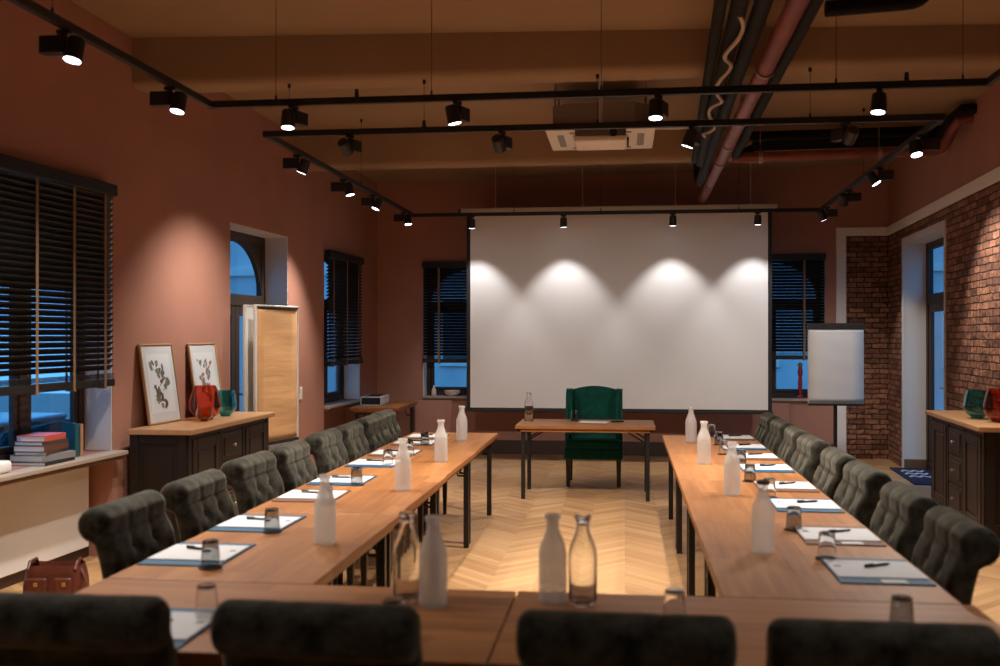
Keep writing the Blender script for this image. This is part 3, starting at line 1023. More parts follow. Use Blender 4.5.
# ------------------------------------------------------------------ tables
def make_table(L, W, label, loc, rz, group):
    """length along local x, top at 0.75"""
    root = thing('folding_table', label, 'table', loc, rz, group)
    MB().box((-L / 2, -W / 2, 0.715), (L / 2, W / 2, 0.75), 0.004, 2).build('tabletop', M['oak'], root)
    mb = MB()
    i = 0.025
    for (a, b) in (((-L / 2 + i, -W / 2 + i), (L / 2 - i, -W / 2 + i + 0.025)), ((-L / 2 + i, W / 2 - i - 0.025), (L / 2 - i, W / 2 - i)),
                   ((-L / 2 + i, -W / 2 + i), (-L / 2 + i + 0.025, W / 2 - i)), ((L / 2 - i - 0.025, -W / 2 + i), (L / 2 - i, W / 2 - i))):
        mb.box((a[0], a[1], 0.685), (b[0], b[1], 0.715))
    mb.build('apron', M['oak'], root)
    for sx in (-1, 1):
        for sy in (-1, 1):
            x, y = sx * (L / 2 - 0.075), sy * (W / 2 - 0.075)
            MB().box((x - 0.02, y - 0.02, 0.0), (x + 0.02, y + 0.02, 0.70), 0.003).build('leg', M['steel'], root)
    for sx in (-1, 1):
        x = sx * (L / 2 - 0.075)
        mb = MB()
        mb.box((x - 0.014, -W / 2 + 0.08, 0.655), (x + 0.014, W / 2 - 0.08, 0.685))
        for sy in (-1, 1):
            y = sy * (W / 2 - 0.14)
            mb.cyl((x, y, 0.56), (x - sx * 0.22, y, 0.69), 0.008, seg=8)
            mb.cyl((x, sy * (W / 2 - 0.075), 0.56), (x, y, 0.56), 0.008, seg=8)
        mb.build('folding_brace', M['steel'], root)
    return root


def dup_table(src, label, loc, rz):
    return copy_thing(src, label, loc, rz)


TL = 1.43
ordn = ['nearest', 'second', 'third', 'farthest']
LTX, RTX = -1.545, 0.735
first = make_table(TL - 0.006, 0.80, 'oak folding table, nearest of the four in the row along the left', (-1.53, 3.58 + TL / 2, 0), R(90), 'conference tables')
for k in range(1, 4):
    dup_table(first, 'oak folding table, %s from the front in the row along the left' % ordn[k], (-1.53 - 0.012 * k, 3.58 + TL * (k + 0.5), 0), R(90))
for k in range(4):
    dup_table(first, 'oak folding table, %s from the front in the row along the right' % ordn[k], (RTX, 3.58 + TL * (k + 0.5), 0), R(90))
tf = make_table(1.545, 0.80, 'oak folding table across the front, left of the seam between the two', (-1.158, 3.172, 0), 0, 'conference tables')
dup_table(tf, 'oak folding table across the front, right of the seam between the two', (0.395, 3.178, 0), 0)
make_table(1.40, 0.80, 'single oak desk table standing before the green armchair', (-0.40, 10.52, 0), 0, 'conference tables')
make_table(1.26, 0.62, 'narrow oak side table in the far corner under the side window', (-3.135, 13.03, 0), R(90), 'conference tables')


# ------------------------------------------------------------------ scroll back chairs
def chair_back():
    """front face is +y; profile in (y, z), lofted along x with soft ends and tufting"""
    prof = []
    for k in range(24):
        z = 0.40 + 0.465 * k / 23
        prof.append((-0.165 - 0.132 * (z - 0.4) - (0.02 * max(0, (z - 0.72) / 0.145) ** 2), z))
    nf = len(prof)
    c, r = (-0.315, 0.895), 0.072
    for k in range(0, 15):
        t = R(15 + k * 17.5)
        prof.append((c[0] + r * math.cos(t), c[1] + r * math.sin(t)))
    prof += [(-0.312, 0.815), (-0.303, 0.78), (-0.290, 0.72), (-0.278, 0.64), (-0.266, 0.56), (-0.256, 0.48), (-0.25, 0.40)]
    n = len(prof)
    nroll = nf + 6
    nrm = []
    for i in range(n):
        a, b = Vector(prof[i - 1]), Vector(prof[(i + 1) % n])
        d = (b - a).normalized()
        nrm.append(Vector((d.y, -d.x)))
    mb = MB()
    W = 0.54
    rr = 0.036
    stations = [(-W / 2 + rr - rr * math.sin(th), rr * (1 - math.cos(th))) for th in (R(90), R(65), R(40), R(20))]
    stations += [(-W / 2 + rr + (W - 2 * rr) * k / 32, 0) for k in range(33)]
    stations += [(W / 2 - rr + rr * math.sin(th), rr * (1 - math.cos(th))) for th in (R(20), R(40), R(65), R(90))]
    btn = [(-0.17, 0.69), (0.0, 0.69), (0.17, 0.69), (-0.09, 0.79), (0.09, 0.79), (-0.09, 0.58), (0.09, 0.58)]
    rings = []
    for x, off in stations:
        ring = []
        for i, (y, z) in enumerate(prof):
            taper = 1.0 if z > 0.83 else 0.94 + 0.06 * max(0, (z - 0.4) / 0.43)
            d = -off
            front = i <= nroll
            if front:
                for bx, bz in btn:
                    q = (x - bx) ** 2 + (z - bz) ** 2
                    if i < nf:
                        d -= 0.017 * math.exp(-q / 0.0007) + 0.004 * math.exp(-q / 0.004)
                    if z > 0.79 and bz > 0.75:      # soft fold from each upper button over the roll
                        d -= 0.004 * math.exp(-((x - bx) / 0.02) ** 2) * (1.0 if i < nf else max(0.0, 1 - (i - nf) / 6))
                if i < nf:
                    d += 0.014 * min(1.0, (nf - 1 - i) / 4)
            p = Vector((y, z)) + nrm[i] * d
            ring.append(mb.bm.verts.new((x * taper, p.x, p.y)))
        rings.append(ring)
    for a, b in zip(rings, rings[1:]):
        for i in range(n):
            mb.bm.faces.new((a[i], a[(i + 1) % n], b[(i + 1) % n], b[i]))
    mb.bm.faces.new(rings[0]); mb.bm.faces.new(rings[-1][::-1])
    return mb, btn


def make_chair(label, loc, rz):
    root = thing('dining_chair', label, 'chair', loc, rz, 'grey scroll back chairs')
    mb, btn = chair_back()
    bk = mb.build('backrest', M['velvet'], root, True, 60)
    for bx, bz in btn:
        y = -0.165 - (bz - 0.4) * 0.132 - 0.008
        MB().sph((bx, y, bz), 0.011, (1, 0.6, 1), 10).build('button', M['button'], bk, True)
    mb = MB().box((-0.25, -0.20, 0.36), (0.25, 0.28, 0.475), 0.035, 4)
    mb.build('seat', M['velvet'], root, True, 60)
    MB().box((-0.235, -0.24, 0.33), (0.235, 0.265, 0.37), 0.006).build('seat_rail', M['darkleg'], root)
    for sx in (-1, 1):
        mb = MB().box((sx * 0.205 - 0.022, 0.205, 0.0), (sx * 0.205 + 0.022, 0.25, 0.345), 0.004, taper=0.62)
        mb.build('leg', M['darkleg'], root)
        mb = MB()
        mb.tube([(sx * 0.20, -0.22, 0.36), (sx * 0.20, -0.245, 0.2), (sx * 0.20, -0.30, 0.0)], [0.023, 0.02, 0.015], 8)
        mb.build('leg', M['darkleg'], root)
    return root


lch = [4.07, 4.79, 5.60, 6.26, 7.09, 7.73, 8.44, 9.02]
rch = [4.03, 4.72, 5.52, 6.22, 7.04, 7.72, 8.38, 9.06]
nth = ['nearest of the eight', 'second from the front', 'third from the front', 'fourth from the front', 'fifth from the front', 'sixth from the front', 'seventh from the front', 'farthest of the eight']
chair = make_chair('tufted grey-green chair along the outer side of the left tables, %s' % nth[0], (-1.80, lch[0], 0), R(-90))
jit = [0.0, 0.02, -0.03, 0.02, -0.01, 0.02, 0.0, -0.02]
for k in range(1, 8):
    copy_thing(chair, 'tufted grey-green chair along the outer side of the left tables, %s' % nth[k], (-1.80 - 0.011 * k + jit[k] * 0.5, lch[k], 0), R(-90) + jit[k])
for k in range(8):
    copy_thing(chair, 'tufted grey-green chair along the outer side of the right tables, %s' % nth[k], (0.96, rch[k] + 0.04, 0), R(90) + jit[7 - k])
for lab, x, rz in (('leftmost of the four', -1.49, 0.03), ('second from the left', -0.79, -0.015), ('third from the left', 0.0, 0.0), ('rightmost of the four', 0.615, 0.01)):
    copy_thing(chair, 'dark grey-green chair seen from behind at the front table, %s' % lab, (x, 2.855, 0.0), rz)

# ------------------------------------------------------------------ green wing chair
t = thing('wing_armchair', 'emerald green velvet wing armchair behind the single desk', 'armchair', (-0.343, 11.36, 0), PI)
# local +y faces the camera side after the half turn
mb = MB()
N = 20
pts = [(-0.27, 0.40)] + [(-0.27 + 0.54 * k / N, 1.035 + 0.045 * math.sin(PI * k / N)) for k in range(N + 1)] + [(0.27, 0.40)]
va = [mb.bm.verts.new((x, -0.12 - (z - 0.4) * 0.16, z)) for x, z in pts]
vb = [mb.bm.verts.new((x * 0.98, -0.25 - (z - 0.4) * 0.16, z - 0.01)) for x, z in pts]
mb.bm.faces.new(va); mb.bm.faces.new(vb[::-1])
for i in range(len(pts)):
    j = (i + 1) % len(pts)
    mb.bm.faces.new((va[i], va[j], vb[j], vb[i]))
mb.build('backrest', M['green'], t, True, 50)
for sx in (-1, 1):
    mb = MB()
    out = [(-0.24, 0.40), (0.19, 0.40), (0.21, 0.55), (0.16, 0.66), (0.06, 0.72), (0.04, 0.85), (0.06, 0.98), (0.02, 1.045), (-0.12, 1.055), (-0.30, 1.04)]
    lo = [Vector((sx * 0.245, y, z)) for y, z in out]
    hi = [Vector((sx * 0.315, y, z)) for y, z in out]
    va = [mb.bm.verts.new(p) for p in lo]; vb = [mb.bm.verts.new(p) for p in hi]
    n = len(out)
    f1 = mb.bm.faces.new(va); f2 = mb.bm.faces.new(vb[::-1])
    for i in range(n):
        mb.bm.faces.new((va[i], va[(i + 1) % n], vb[(i + 1) % n], vb[i]))
    bmesh.ops.bevel(mb.bm, geom=list(f1.edges) + list(f2.edges), offset=0.024, segments=4, affect='EDGES')
    mb.build('wing', M['green'], t, True, 50)
MB().box((-0.32, -0.24, 0.30), (0.32, 0.31, 0.42), 0.02, 3).build('seat_base', M['green'], t, True, 50)
MB().box((-0.305, -0.16, 0.415), (0.305, 0.33, 0.515), 0.035, 4).build('seat_cushion', M['green'], t, True, 60)
for sx in (-1, 1):
    for sy, yy in ((-1, -0.20), (1, 0.27)):
        MB().box((sx * 0.275 - 0.027, yy - 0.027, 0.0), (sx * 0.275 + 0.027, yy + 0.027, 0.31), 0.004, taper=0.75).build('leg', M['darkleg'], t)


# ------------------------------------------------------------------ bottles, glasses, stationery
ZTB = 0.7501
BOT = [(0.0, 0.0), (0.042, 0.0), (0.047, 0.006), (0.048, 0.02), (0.048, 0.17), (0.046, 0.185), (0.040, 0.205), (0.030, 0.230), (0.0235, 0.25), (0.022, 0.262), (0.022, 0.283), (0.026, 0.287), (0.026, 0.30), (0.021, 0.30)]
INN = [(0.0185, 0.285), (0.0185, 0.262), (0.020, 0.25), (0.0265, 0.230), (0.0365, 0.205), (0.0425, 0.185), (0.0445, 0.17), (0.0445, 0.02), (0.040, 0.012), (0.0, 0.010)]


def make_bottle(label, x, y, style):
    root = thing('glass_bottle', label, 'bottle', (x, y, ZTB), random.random() * 6, 'bottles on the tables')
    m = {'frost': M['frost'], 'half': M['frostclear'], 'clear': M['clear']}[style]
    MB().lathe(BOT + INN).build('bottle_body', m, root, True, 60)
    MB().lathe([(0.0262, 0.286), (0.0275, 0.289), (0.0275, 0.299), (0.0255, 0.3025), (0.022, 0.3025), (0.021, 0.2985), (0.0245, 0.296)]).build('mouth_ring', M['cork'] if style == 'half' else m, root, True, 60)
    return root


bl = [('frost', -1.297, 4.273, 'frosted glass bottle on the left tables, nearest the front'), ('frost', -1.294, 5.817, 'frosted glass bottle on the left tables, second from the front'),
      ('frost', -1.309, 7.132, 'frosted glass bottle on the left tables, third from the front'), ('frost', -1.39, 8.566, 'frosted glass bottle on the left tables, farthest, beside the aisle'),
      ('half', 0.571, 4.321, 'hazy clear glass bottle on the right tables, nearest the front'), ('frost', 0.604, 5.865, 'frosted glass bottle on the right tables, second from the front'),
      ('frost', 0.553, 7.249, 'frosted glass bottle on the right tables, third from the front'), ('frost', 0.552, 8.645, 'slim frosted bottle on the right tables, farthest, below the screen'),
      ('clear', -0.743, 3.405, 'clear glass bottle on the front table, beside a frosted one'), ('frost', -0.640, 3.34, 'frosted glass bottle on the front table, beside a clear one at the left'),
      ('frost', -0.244, 3.43, 'frosted grey bottle on the front table, right of the table seam'), ('clear', -0.142, 3.43, 'clear glass bottle on the front table, right of the table seam'),
      ('clear', -1.005, 10.60, 'clear water bottle on the left end of the single desk')]
for st, x, y, lab in bl:
    make_bottle(lab, x, y, st)

TUM = [(0.0, 0.105), (0.028, 0.105), (0.031, 0.102), (0.0385, 0.0), (0.0365, 0.0), (0.029, 0.094), (0.026, 0.097), (0.0, 0.097)]


def make_tumbler(label, x, y, style, z=ZTB):
    c = MB().cyl((0, 0, 0), (0, 0, 0.004), 0.046, seg=32).build('coaster', M['coaster'])
    c.location = (x, y, z)
    tag(c, 'round black coaster under the %s' % label, 'coaster', 'black coasters')
    o = MB().lathe(TUM, seg=28).build('tumbler', M[style], None, True, 50)
    o.location = (x, y, z + 0.0042)
    tag(o, label, 'glass', 'upturned tumblers')
    return o


gl = [('smoke', -1.608, 3.78, 'smoked tumbler upturned at the nearest left place'), ('smoke', -1.618, 4.50, 'smoked tumbler upturned at the second left place'),
      ('smoke', -1.60, 5.30, 'smoked tumbler upturned behind the nearest left bottle'), ('smoke', -1.614, 5.97, 'smoked tumbler upturned at the fourth left place'), ('tumbler', -1.64, 6.89, 'clear tumbler upturned at the fifth left place'),
      ('tumbler', -1.62, 7.50, 'clear tumbler upturned at the sixth left place'), ('smoke', -1.642, 8.21, 'smoked tumbler upturned at the seventh left place'),
      ('tumbler', 0.814, 4.237, 'clear tumbler upturned at the nearest right place'), ('smoke', 0.782, 4.848, 'smoked tumbler upturned at the second right place'),
      ('tumbler', 0.80, 5.79, 'clear tumbler upturned at the third right place'), ('smoke', 0.770, 6.419, 'smoked tumbler upturned at the fourth right place'),
      ('smoke', 0.806, 7.225, 'smoked tumbler upturned at the fifth right place'), ('tumbler', 0.745, 7.844, 'clear tumbler upturned at the sixth right place'),
      ('smoke', 0.772, 8.517, 'smoked tumbler upturned at the seventh right place'), ('tumbler', 0.769, 9.20, 'clear tumbler upturned at the farthest right place'),
      ('tumbler', -1.331, 3.10, 'clear tumbler upturned between the two leftmost front chairs'), ('smoke', 0.84, 3.22, 'smoked tumbler upturned behind the rightmost front chair'),
      ('tumbler', 0.155, 3.22, 'clear tumbler upturned behind the third front chair'), ('smoke', -0.70, 3.0, 'smoked tumbler upturned beside the second front chair'),
      ('smoke', -0.53, 10.70, 'smoked tumbler upturned on the single desk')]
for st, x, y, lab in gl:
    make_tumbler(lab, x, y, st)


def make_place(where, x, y, cover, side, card=False):
    """side: +1 sitter at +x, -1 sitter at -x. folder, notepad and pen are three things"""
    rz = random.uniform(-0.02, 0.02)
    f = MB().box((-0.168, -0.21, 0), (0.168, 0.21, 0.006), 0.001).build('folder', M[cover])
    f.location = (x, y, ZTB); f.rotation_euler = (0, 0, rz)
    tag(f, '%s card folder under the notepad %s' % ('blue' if cover == 'blue' else 'brown', where), 'folder', 'card folders on the tables')
    p = thing('notepad', 'white notepad on the %s folder %s' % (cover, where), 'notepad', (x, y + 0.005, ZTB + 0.0062), rz, 'white notepads')
    MB().box((-0.162, -0.14, 0), (0.162, 0.14, 0.005), 0.0008).build('pages', M['paper'], p)
    mb = MB(); mb.box((-0.13 * side - 0.012, 0.02, 0.0051), (-0.13 * side + 0.012, 0.045, 0.0056)); mb.build('printed_mark', M['ink'], p)
    a = 0.15 * side + random.uniform(-0.15, 0.15)
    pen = thing('ballpoint_pen', 'black pen lying on the notepad %s' % where, 'pen', (x + 0.02 * side, y + 0.04, ZTB + 0.0175), a + (R(20) if side > 0 else 0), 'black pens')
    mb = MB(); mb.cyl((-0.06, 0, 0), (0.05, 0, 0), 0.0055, seg=10); mb.cyl((0.05, 0, 0), (0.068, 0, 0), 0.0055, 0.0012, seg=10); mb.build('barrel', M['pen'], pen, True)
    MB().box((-0.062, -0.002, 0.004), (-0.02, 0.002, 0.009)).build('clip', M['pen'], pen)
    if card:
        c = MB().box((-0.045, -0.025, 0), (0.045, 0.025, 0.0015)).build('name_card', M['paper'])
        c.location = (x + 0.03, y - 0.178, ZTB + 0.0063); c.rotation_euler = (0, 0, 0.03)
        tag(c, 'small white card %s' % where, 'card', 'white cards')


lp = [(4.0, 'blue'), (4.69, 'blue'), (5.53, 'brown'), (6.14, 'blue'), (6.99, 'blue'), (7.61, 'brown'), (8.36, 'brown'), (8.89, 'brown')]
rp = [(4.03, 'blue'), (4.72, 'brown'), (5.54, 'blue'), (6.22, 'brown'), (7.06, 'blue'), (7.72, 'brown'), (8.38, 'blue'), (9.12, 'brown')]
pl = ['at the nearest', 'at the second', 'at the third', 'at the fourth', 'at the fifth', 'at the sixth', 'at the seventh', 'at the farthest']
for k, (y, c) in enumerate(lp):
    make_place('%s place along the left tables' % pl[k], -1.75, y, c, -1)
for k, (y, c) in enumerate(rp):
    make_place('%s place along the right tables' % pl[k], 0.95, y, c, 1, card=k < 2)
make_place('between the two leftmost front chairs', -1.45, 2.985, 'blue', -1)
# desk papers and pen
o = MB().box((-0.105, -0.148, 0), (0.105, 0.148, 0.003)).build('paper_sheet', M['paper']); o.location = (-0.32, 10.60, ZTB); o.rotation_euler = (0, 0, R(82))
tag(o, 'white sheets of paper on the single desk', 'paper')
t = thing('remote_control', 'small black remote lying on the single desk beside the papers', 'remote', (-0.08, 10.62, ZTB), 0.5)
MB().box((-0.07, -0.02, 0), (0.07, 0.02, 0.016), 0.004, 2).build('body', M['pen'], t)
MB().box((-0.05, -0.012, 0.0155), (0.03, 0.012, 0.018), 0.002).build('keypad', M['projgrey'], t)


# ------------------------------------------------------------------ sideboards
def make_cabinet(label, loc, rz, D=0.47):
    """front faces local +y, length along local x"""
    root = thing('sideboard', label, 'cabinet', loc, rz, 'dark sideboards with oak tops')
    L, H = 1.72, 0.95
    MB().box((-L / 2 - 0.04, -D / 2 - 0.005, H - 0.042), (L / 2 + 0.04, D / 2 + 0.04, H), 0.008, 2).build('top', M['oak_top'], root)
    mb = MB()
    mb.box((-L / 2, -D / 2, 0.09), (L / 2, D / 2 - 0.02, H - 0.042))
    mb.box((-L / 2 + 0.02, -D / 2 + 0.02, 0.0), (L / 2 - 0.02, D / 2 - 0.05, 0.09))
    mb.box((-L / 2 - 0.012, -D / 2, 0.06), (L / 2 + 0.012, D / 2 - 0.008, 0.115), 0.006)
    # stiles and rails on the front, frame on the ends
    f = D / 2 - 0.02
    for x0, x1 in ((-L / 2, -L / 2 + 0.06), (-0.275, -0.225), (0.225, 0.275), (L / 2 - 0.06, L / 2)):
        mb.box((x0, f, 0.09), (x1, f + 0.014, H - 0.042), 0.003)
    mb.box((-L / 2, f, H - 0.075), (L / 2, f + 0.012, H - 0.042), 0.003)
    for sx in (-1, 1):
        x0, x1 = sorted((sx * L / 2, sx * (L / 2 + 0.012)))
        mb.box((x0, -D / 2, 0.09), (x1, -D / 2 + 0.07, H - 0.042), 0.003)
        mb.box((x0, D / 2 - 0.09, 0.09), (x1, D / 2 - 0.02, H - 0.042), 0.003)
        mb.box((x0, -D / 2 + .07, H - 0.11), (x1, D / 2 - 0.09, H - 0.042), 0.003)
        mb.box((x0, -D / 2 + .07, 0.115), (x1, D / 2 - 0.09, 0.19), 0.003)
        xa, xb = sorted((sx * L / 2, sx * (L / 2 + 0.007)))
        mb.box((xa, -D / 2 + .105, 0.225), (xb, D / 2 - 0.125, H - 0.145), 0.005)
    mb.build('carcass', M['cabside'], root)
    for sx in (-1, 1):
        x0, x1 = sorted((sx * 0.285, sx * (L / 2 - 0.07)))
        mb = MB()
        z0, z1 = 0.135, H - 0.085
        frame_rect(mb, x0, x1, z0, z1, 0.075, f - 0.002, f + 0.02)
        mb.box((x0 + .07, f - 0.004, z0 + .07), (x1 - .07, f + 0.008, z1 - .07))
        mb.box((x0 + .105, f, z0 + .105), (x1 - .105, f + 0.016, z1 - .105), 0.007, 2)
        mb.box((x0 + .06, f + 0.012, z1 - 0.082), (x1 - .06, f + 0.026, z1 - 0.070), 0.003)
        mb.build('door', M['cab'], root)
    zs = [0.135, 0.375, 0.62, H - 0.085]
    for a, b in zip(zs, zs[1:]):
        mb = MB()
        mb.box((-0.215, f - 0.004, a + 0.008), (0.215, f + 0.012, b - 0.008), 0.004)
        mb.box((-0.175, f, a + 0.045), (0.175, f + 0.02, b - 0.045), 0.006, 2)
        dr = mb.build('drawer', M['cab'], root)
        zc = (a + b) / 2
        mb = MB()
        mb.cyl((0, f + 0.018, zc), (0, f + 0.034, zc), 0.007, 0.006, seg=12)
        mb.sph((0, f + 0.040, zc), 0.015, (1, 0.7, 1), 14)
        mb.build('knob', M['pewter'], dr, True)
    return root


cab = make_cabinet('dark sideboard with oak top against the pink wall under two leaning prints', (-3.485, 8.11, 0), R(-90))
make_cabinet('dark sideboard with oak top against the brick wall', (2.995, 9.08, 0), R(90) - RA, 0.38)


# framed prints leaning on the left wall
def blob_print(mb, seed, w, h):
    rnd = random.Random(seed)
    for k in range(26):
        t = k / 25
        cx = 0.085 * math.sin(t * 9 + seed) + rnd.uniform(-0.05, 0.05)
        cz = h * 0.12 + t * h * 0.74
        r = rnd.uniform(0.007, 0.024)
        n = 9
        a0 = rnd.random() * 6
        el = rnd.uniform(1.0, 2.0)
        vs = []
        for q in range(n):
            a = q * 2 * PI / n
            u, v = r * el * math.cos(a), r * math.sin(a)
            vs.append(mb.bm.verts.new(mb.m @ Vector((cx + u * math.cos(a0) - v * math.sin(a0), 0.0, cz + u * math.sin(a0) + v * math.cos(a0)))))
        mb.bm.faces.new(vs)


def make_print(label, y, seed, tint):
    w, h = 0.53, 0.645
    tilt = math.atan2(0.095, h)
    # bottom edge rests on the sideboard, top edge on the wall
    base = lpt(ls(y), -0.112, 0.9515)
    root = thing('framed_print', label, 'picture', base, LROT, 'framed prints on the sideboard')
    T = Matrix.Rotation(-tilt, 4, 'X')
    mb = MB(T); frame_rect(mb, -w / 2, w / 2, 0.0, h, 0.018, -0.012, 0.012); mb.build('frame', M['goldwood'], root)
    MB(T).box((-w / 2 + .01, 0.0, 0.01), (w / 2 - .01, 0.008, h - .01)).build('mount', M['matboard'], root)
    MB(T).box((-w / 2 + .075, -0.002, 0.085), (w / 2 - .075, 0.002, h - .085)).build('print_sheet', M['sheet'], root)
    for q, (c, sd) in enumerate(((tint[0], seed), (tint[1], seed + 11))):
        mb = MB(T @ Matrix.Translation((0.0, -0.0025 - 0.0004 * q, 0.085)))
        blob_print(mb, sd, w - .15, h - .17)
        mb.build('botanical_drawing', c, root)
    MB(T).box((-w / 2 + .012, -0.006, 0.012), (w / 2 - .012, -0.0045, h - .012)).build('glazing', M['pane'], root)
    return root


M['inkA'] = mat('sepia_ink', (0.12, 0.09, 0.05), 0.9)
M['inkB'] = mat('olive_ink', (0.20, 0.20, 0.13), 0.9)
M['inkC'] = mat('rust_ink', (0.38, 0.16, 0.10), 0.9)
make_print('framed botanical print with grey-brown plants, alone at the near end of the sideboard', 7.74, 3, (M['inkB'], M['inkA']))
make_print('framed botanical print with reddish plants, behind the red glass vase', 8.55, 8, (M['inkB'], M['inkC']))


# glass vases
def vase(name, label, x, y, z, r, h, m, rtop=0.62):
    root = thing(name, label, 'vase', (x, y, z), 0, 'coloured glass vases')
    prof = [(0.0, 0.010), (r * 0.34, 0.010), (r * 0.38, 0.0), (r * 0.44, 0.004), (r * 0.5, 0.02)]
    for k in range(1, 19):
        t = k / 18
        if t < 0.4:
            rr = r * math.sqrt(max(0.0, 1 - ((0.4 - t) / 0.4) ** 2 * 0.72))
        else:
            rr = r * (1 - (1 - rtop) * ((t - 0.4) / 0.6) ** 1.6)
        prof.append((rr, 0.02 + t * (h - 0.02)))
    inner = [(p[0] - 0.006, p[1]) for p in reversed(prof[5:])]
    MB().lathe(prof + inner + [(0.0, 0.03)], seg=32).build('bowl', m, root, True, 60)
    return root


vase('glass_vase', 'ruby red and amber glass vase in front of the second print', -3.50, 8.12, 0.951, 0.135, 0.285, M['red'])
vase('glass_vase', 'teal glass vase at the far end of the pink wall sideboard', -3.47, 8.48, 0.951, 0.095, 0.225, M['teal'], 0.8)
vase('glass_vase', 'low amber glass bowl nested by the ruby vase', -3.42, 7.91, 0.951, 0.07, 0.11, M['amber'], 0.8)
vase('glass_vase', 'teal glass vase on the brick wall sideboard', 2.97, 9.0, 0.951, 0.115, 0.24, M['teal'], 0.78)
vase('glass_vase', 'ruby glass vase beside the teal one on the brick wall sideboard', 3.02, 8.66, 0.951, 0.12, 0.27, M['red'], 0.7)


# ------------------------------------------------------------------ pinboards and flip chart
def make_pinboard(label, near, far, z0, z1, m_face):
    near, far = Vector((*near, 0)), Vector((*far, 0))
    d = far - near
    w = d.length
    root = thing('pinboard', label, 'board', (*((near + far) / 2).xy, 0), math.atan2(d.y, d.x), 'rolling presentation boards')
    mb = MB(); frame_rect(mb, -w / 2, w / 2, z0, z1, 0.022, -0.016, 0.016); mb.build('frame', M['alu'], root)
    MB().box((-w / 2 + .018, -0.010, z0 + .018), (w / 2 - .018, 0.010, z1 - .018)).build('panel', M['matboard'], root)
    if m_face is not None:
        mb = MB()
        nx, nz = 6, 24
        g = []
        for i in range(nx + 1):
            g.append([mb.bm.verts.new((-w / 2 + .03 + (w - .06) * i / nx, -0.014 - 0.003 * math.sin(j * 0.9 + i * 0.5), z0 + .05 + (z1 - z0 - .08) * j / nz)) for j in range(nz + 1)])
        for i in range(nx):
            for j in range(nz):
                mb.bm.faces.new((g[i][j], g[i + 1][j], g[i + 1][j + 1], g[i][j + 1]))
        o = mb.build('kraft_sheet', m_face, root, True)
        md = o.modifiers.new('thickness', 'SOLIDIFY'); md.thickness = 0.0015
        MB().box((-w / 2 + .02, -0.026, z1 - .035), (w / 2 - .02, -0.012, z1 - .015), 0.003).build('clamp_bar', M['screenblack'], root)
        MB().box((-w / 2 + .02, -0.03, z0 + .01), (w / 2 - .02, -0.012, z0 + .045), 0.003).build('tray', M['screenblack'], root)
    for sx in (-1, 1):
        x = sx * (w / 2 - 0.03)
        mb = MB(); mb.cyl((x, 0, 0.04), (x, 0, z0 + .02), 0.015, seg=12); mb.box((x - 0.02, -0.06, 0.0), (x + 0.02, 0.06, 0.045), 0.008, 2)
        mb.build('stand_foot', M['alu'], root, True)
    return root


make_pinboard('pinboard covered with creased kraft paper standing before the arched door', (-3.47, 9.17), (-3.285, 9.88), 0.59, 1.95, M['kraft'])
make_pinboard('second white framed board tucked behind the kraft pinboard', (-3.60, 9.24), (-3.46, 9.97), 0.60, 1.95, None)

t = thing('flip_chart', 'white flip chart on a black stand beside the brick corner', 'flip chart', (2.467, 12.3, 0), 0)
MB().box((-0.32, 0.0, 0.845), (0.32, 0.02, 1.79), 0.004).build('board', M['alu'], t)
mb = MB()
nx, nz = 4, 20
g = [[mb.bm.verts.new((-0.312 + 0.624 * i / nx, -0.012 - 0.003 * math.sin(j * 1.1 + i), 0.875 + 0.86 * j / nz)) for j in range(nz + 1)] for i in range(nx + 1)]
for i in range(nx):
    for j in range(nz):
        mb.bm.faces.new((g[i][j], g[i + 1][j], g[i + 1][j + 1], g[i][j + 1]))
o = mb.build('paper_pad', M['paper'], t, True)
md = o.modifiers.new('thickness', 'SOLIDIFY'); md.thickness = 0.008; md.offset = -1
MB().box((-0.325, -0.03, 1.725), (0.325, 0.025, 1.80), 0.006, 2).build('clamp_bar', M['screenblack'], t)
MB().box((-0.32, -0.06, 0.83), (0.32, 0.02, 0.855), 0.004).build('pen_tray', M['screenblack'], t)
mb = MB(); mb.cyl((0, 0.035, 0.06), (0, 0.035, 1.6), 0.022, seg=14); mb.build('pole', M['steel'], t, True)
for a in range(5):
    ang = a * 2 * PI / 5 + 0.3
    mb = MB(); mb.cyl((0, 0.035, 0.08), (0.32 * math.cos(ang), 0.035 + 0.32 * math.sin(ang), 0.045), 0.018, 0.012, seg=10); mb.sph((0.32 * math.cos(ang), 0.035 + 0.32 * math.sin(ang), 0.025), 0.025, seg=12)
    mb.build('base_arm', M['steel'], t, True)


# ------------------------------------------------------------------ small things on sills, table, floor
def make_book(label, x, y, z, l, w, h, rz, cover, pages=True, upright=False):
    root = thing('book', label, 'book', (x, y, z), rz, 'books on the window sill')
    if upright:
        MB().box((-w / 2, -h / 2, 0), (w / 2, -h / 2 + 0.004, l)).build('cover', cover, root)
        MB().box((-w / 2, h / 2 - 0.004, 0), (w / 2, h / 2, l)).build('cover', cover, root)
        MB().box((-w / 2 - 0.004, -h / 2, 0), (-w / 2, h / 2, l)).build('spine', cover, root)
        MB().box((-w / 2, -h / 2 + 0.004, 0.003), (w / 2 - 0.004, h / 2 - 0.004, l - 0.003)).build('pages', M['sheet'], root)
    else:
        mb = MB(); mb.box((-l / 2, -w / 2, 0), (l / 2, w / 2, 0.003)); mb.box((-l / 2, -w / 2, h - 0.003), (l / 2, w / 2, h)); mb.box((-l / 2, -w / 2 - 0.003, 0), (l / 2, -w / 2, h)); mb.build('cover', cover, root)
        MB().box((-l / 2 + 0.004, -w / 2, 0.003), (l / 2 - 0.004, w / 2 - 0.004, h - 0.003)).build('pages', M['sheet'], root)
    return root


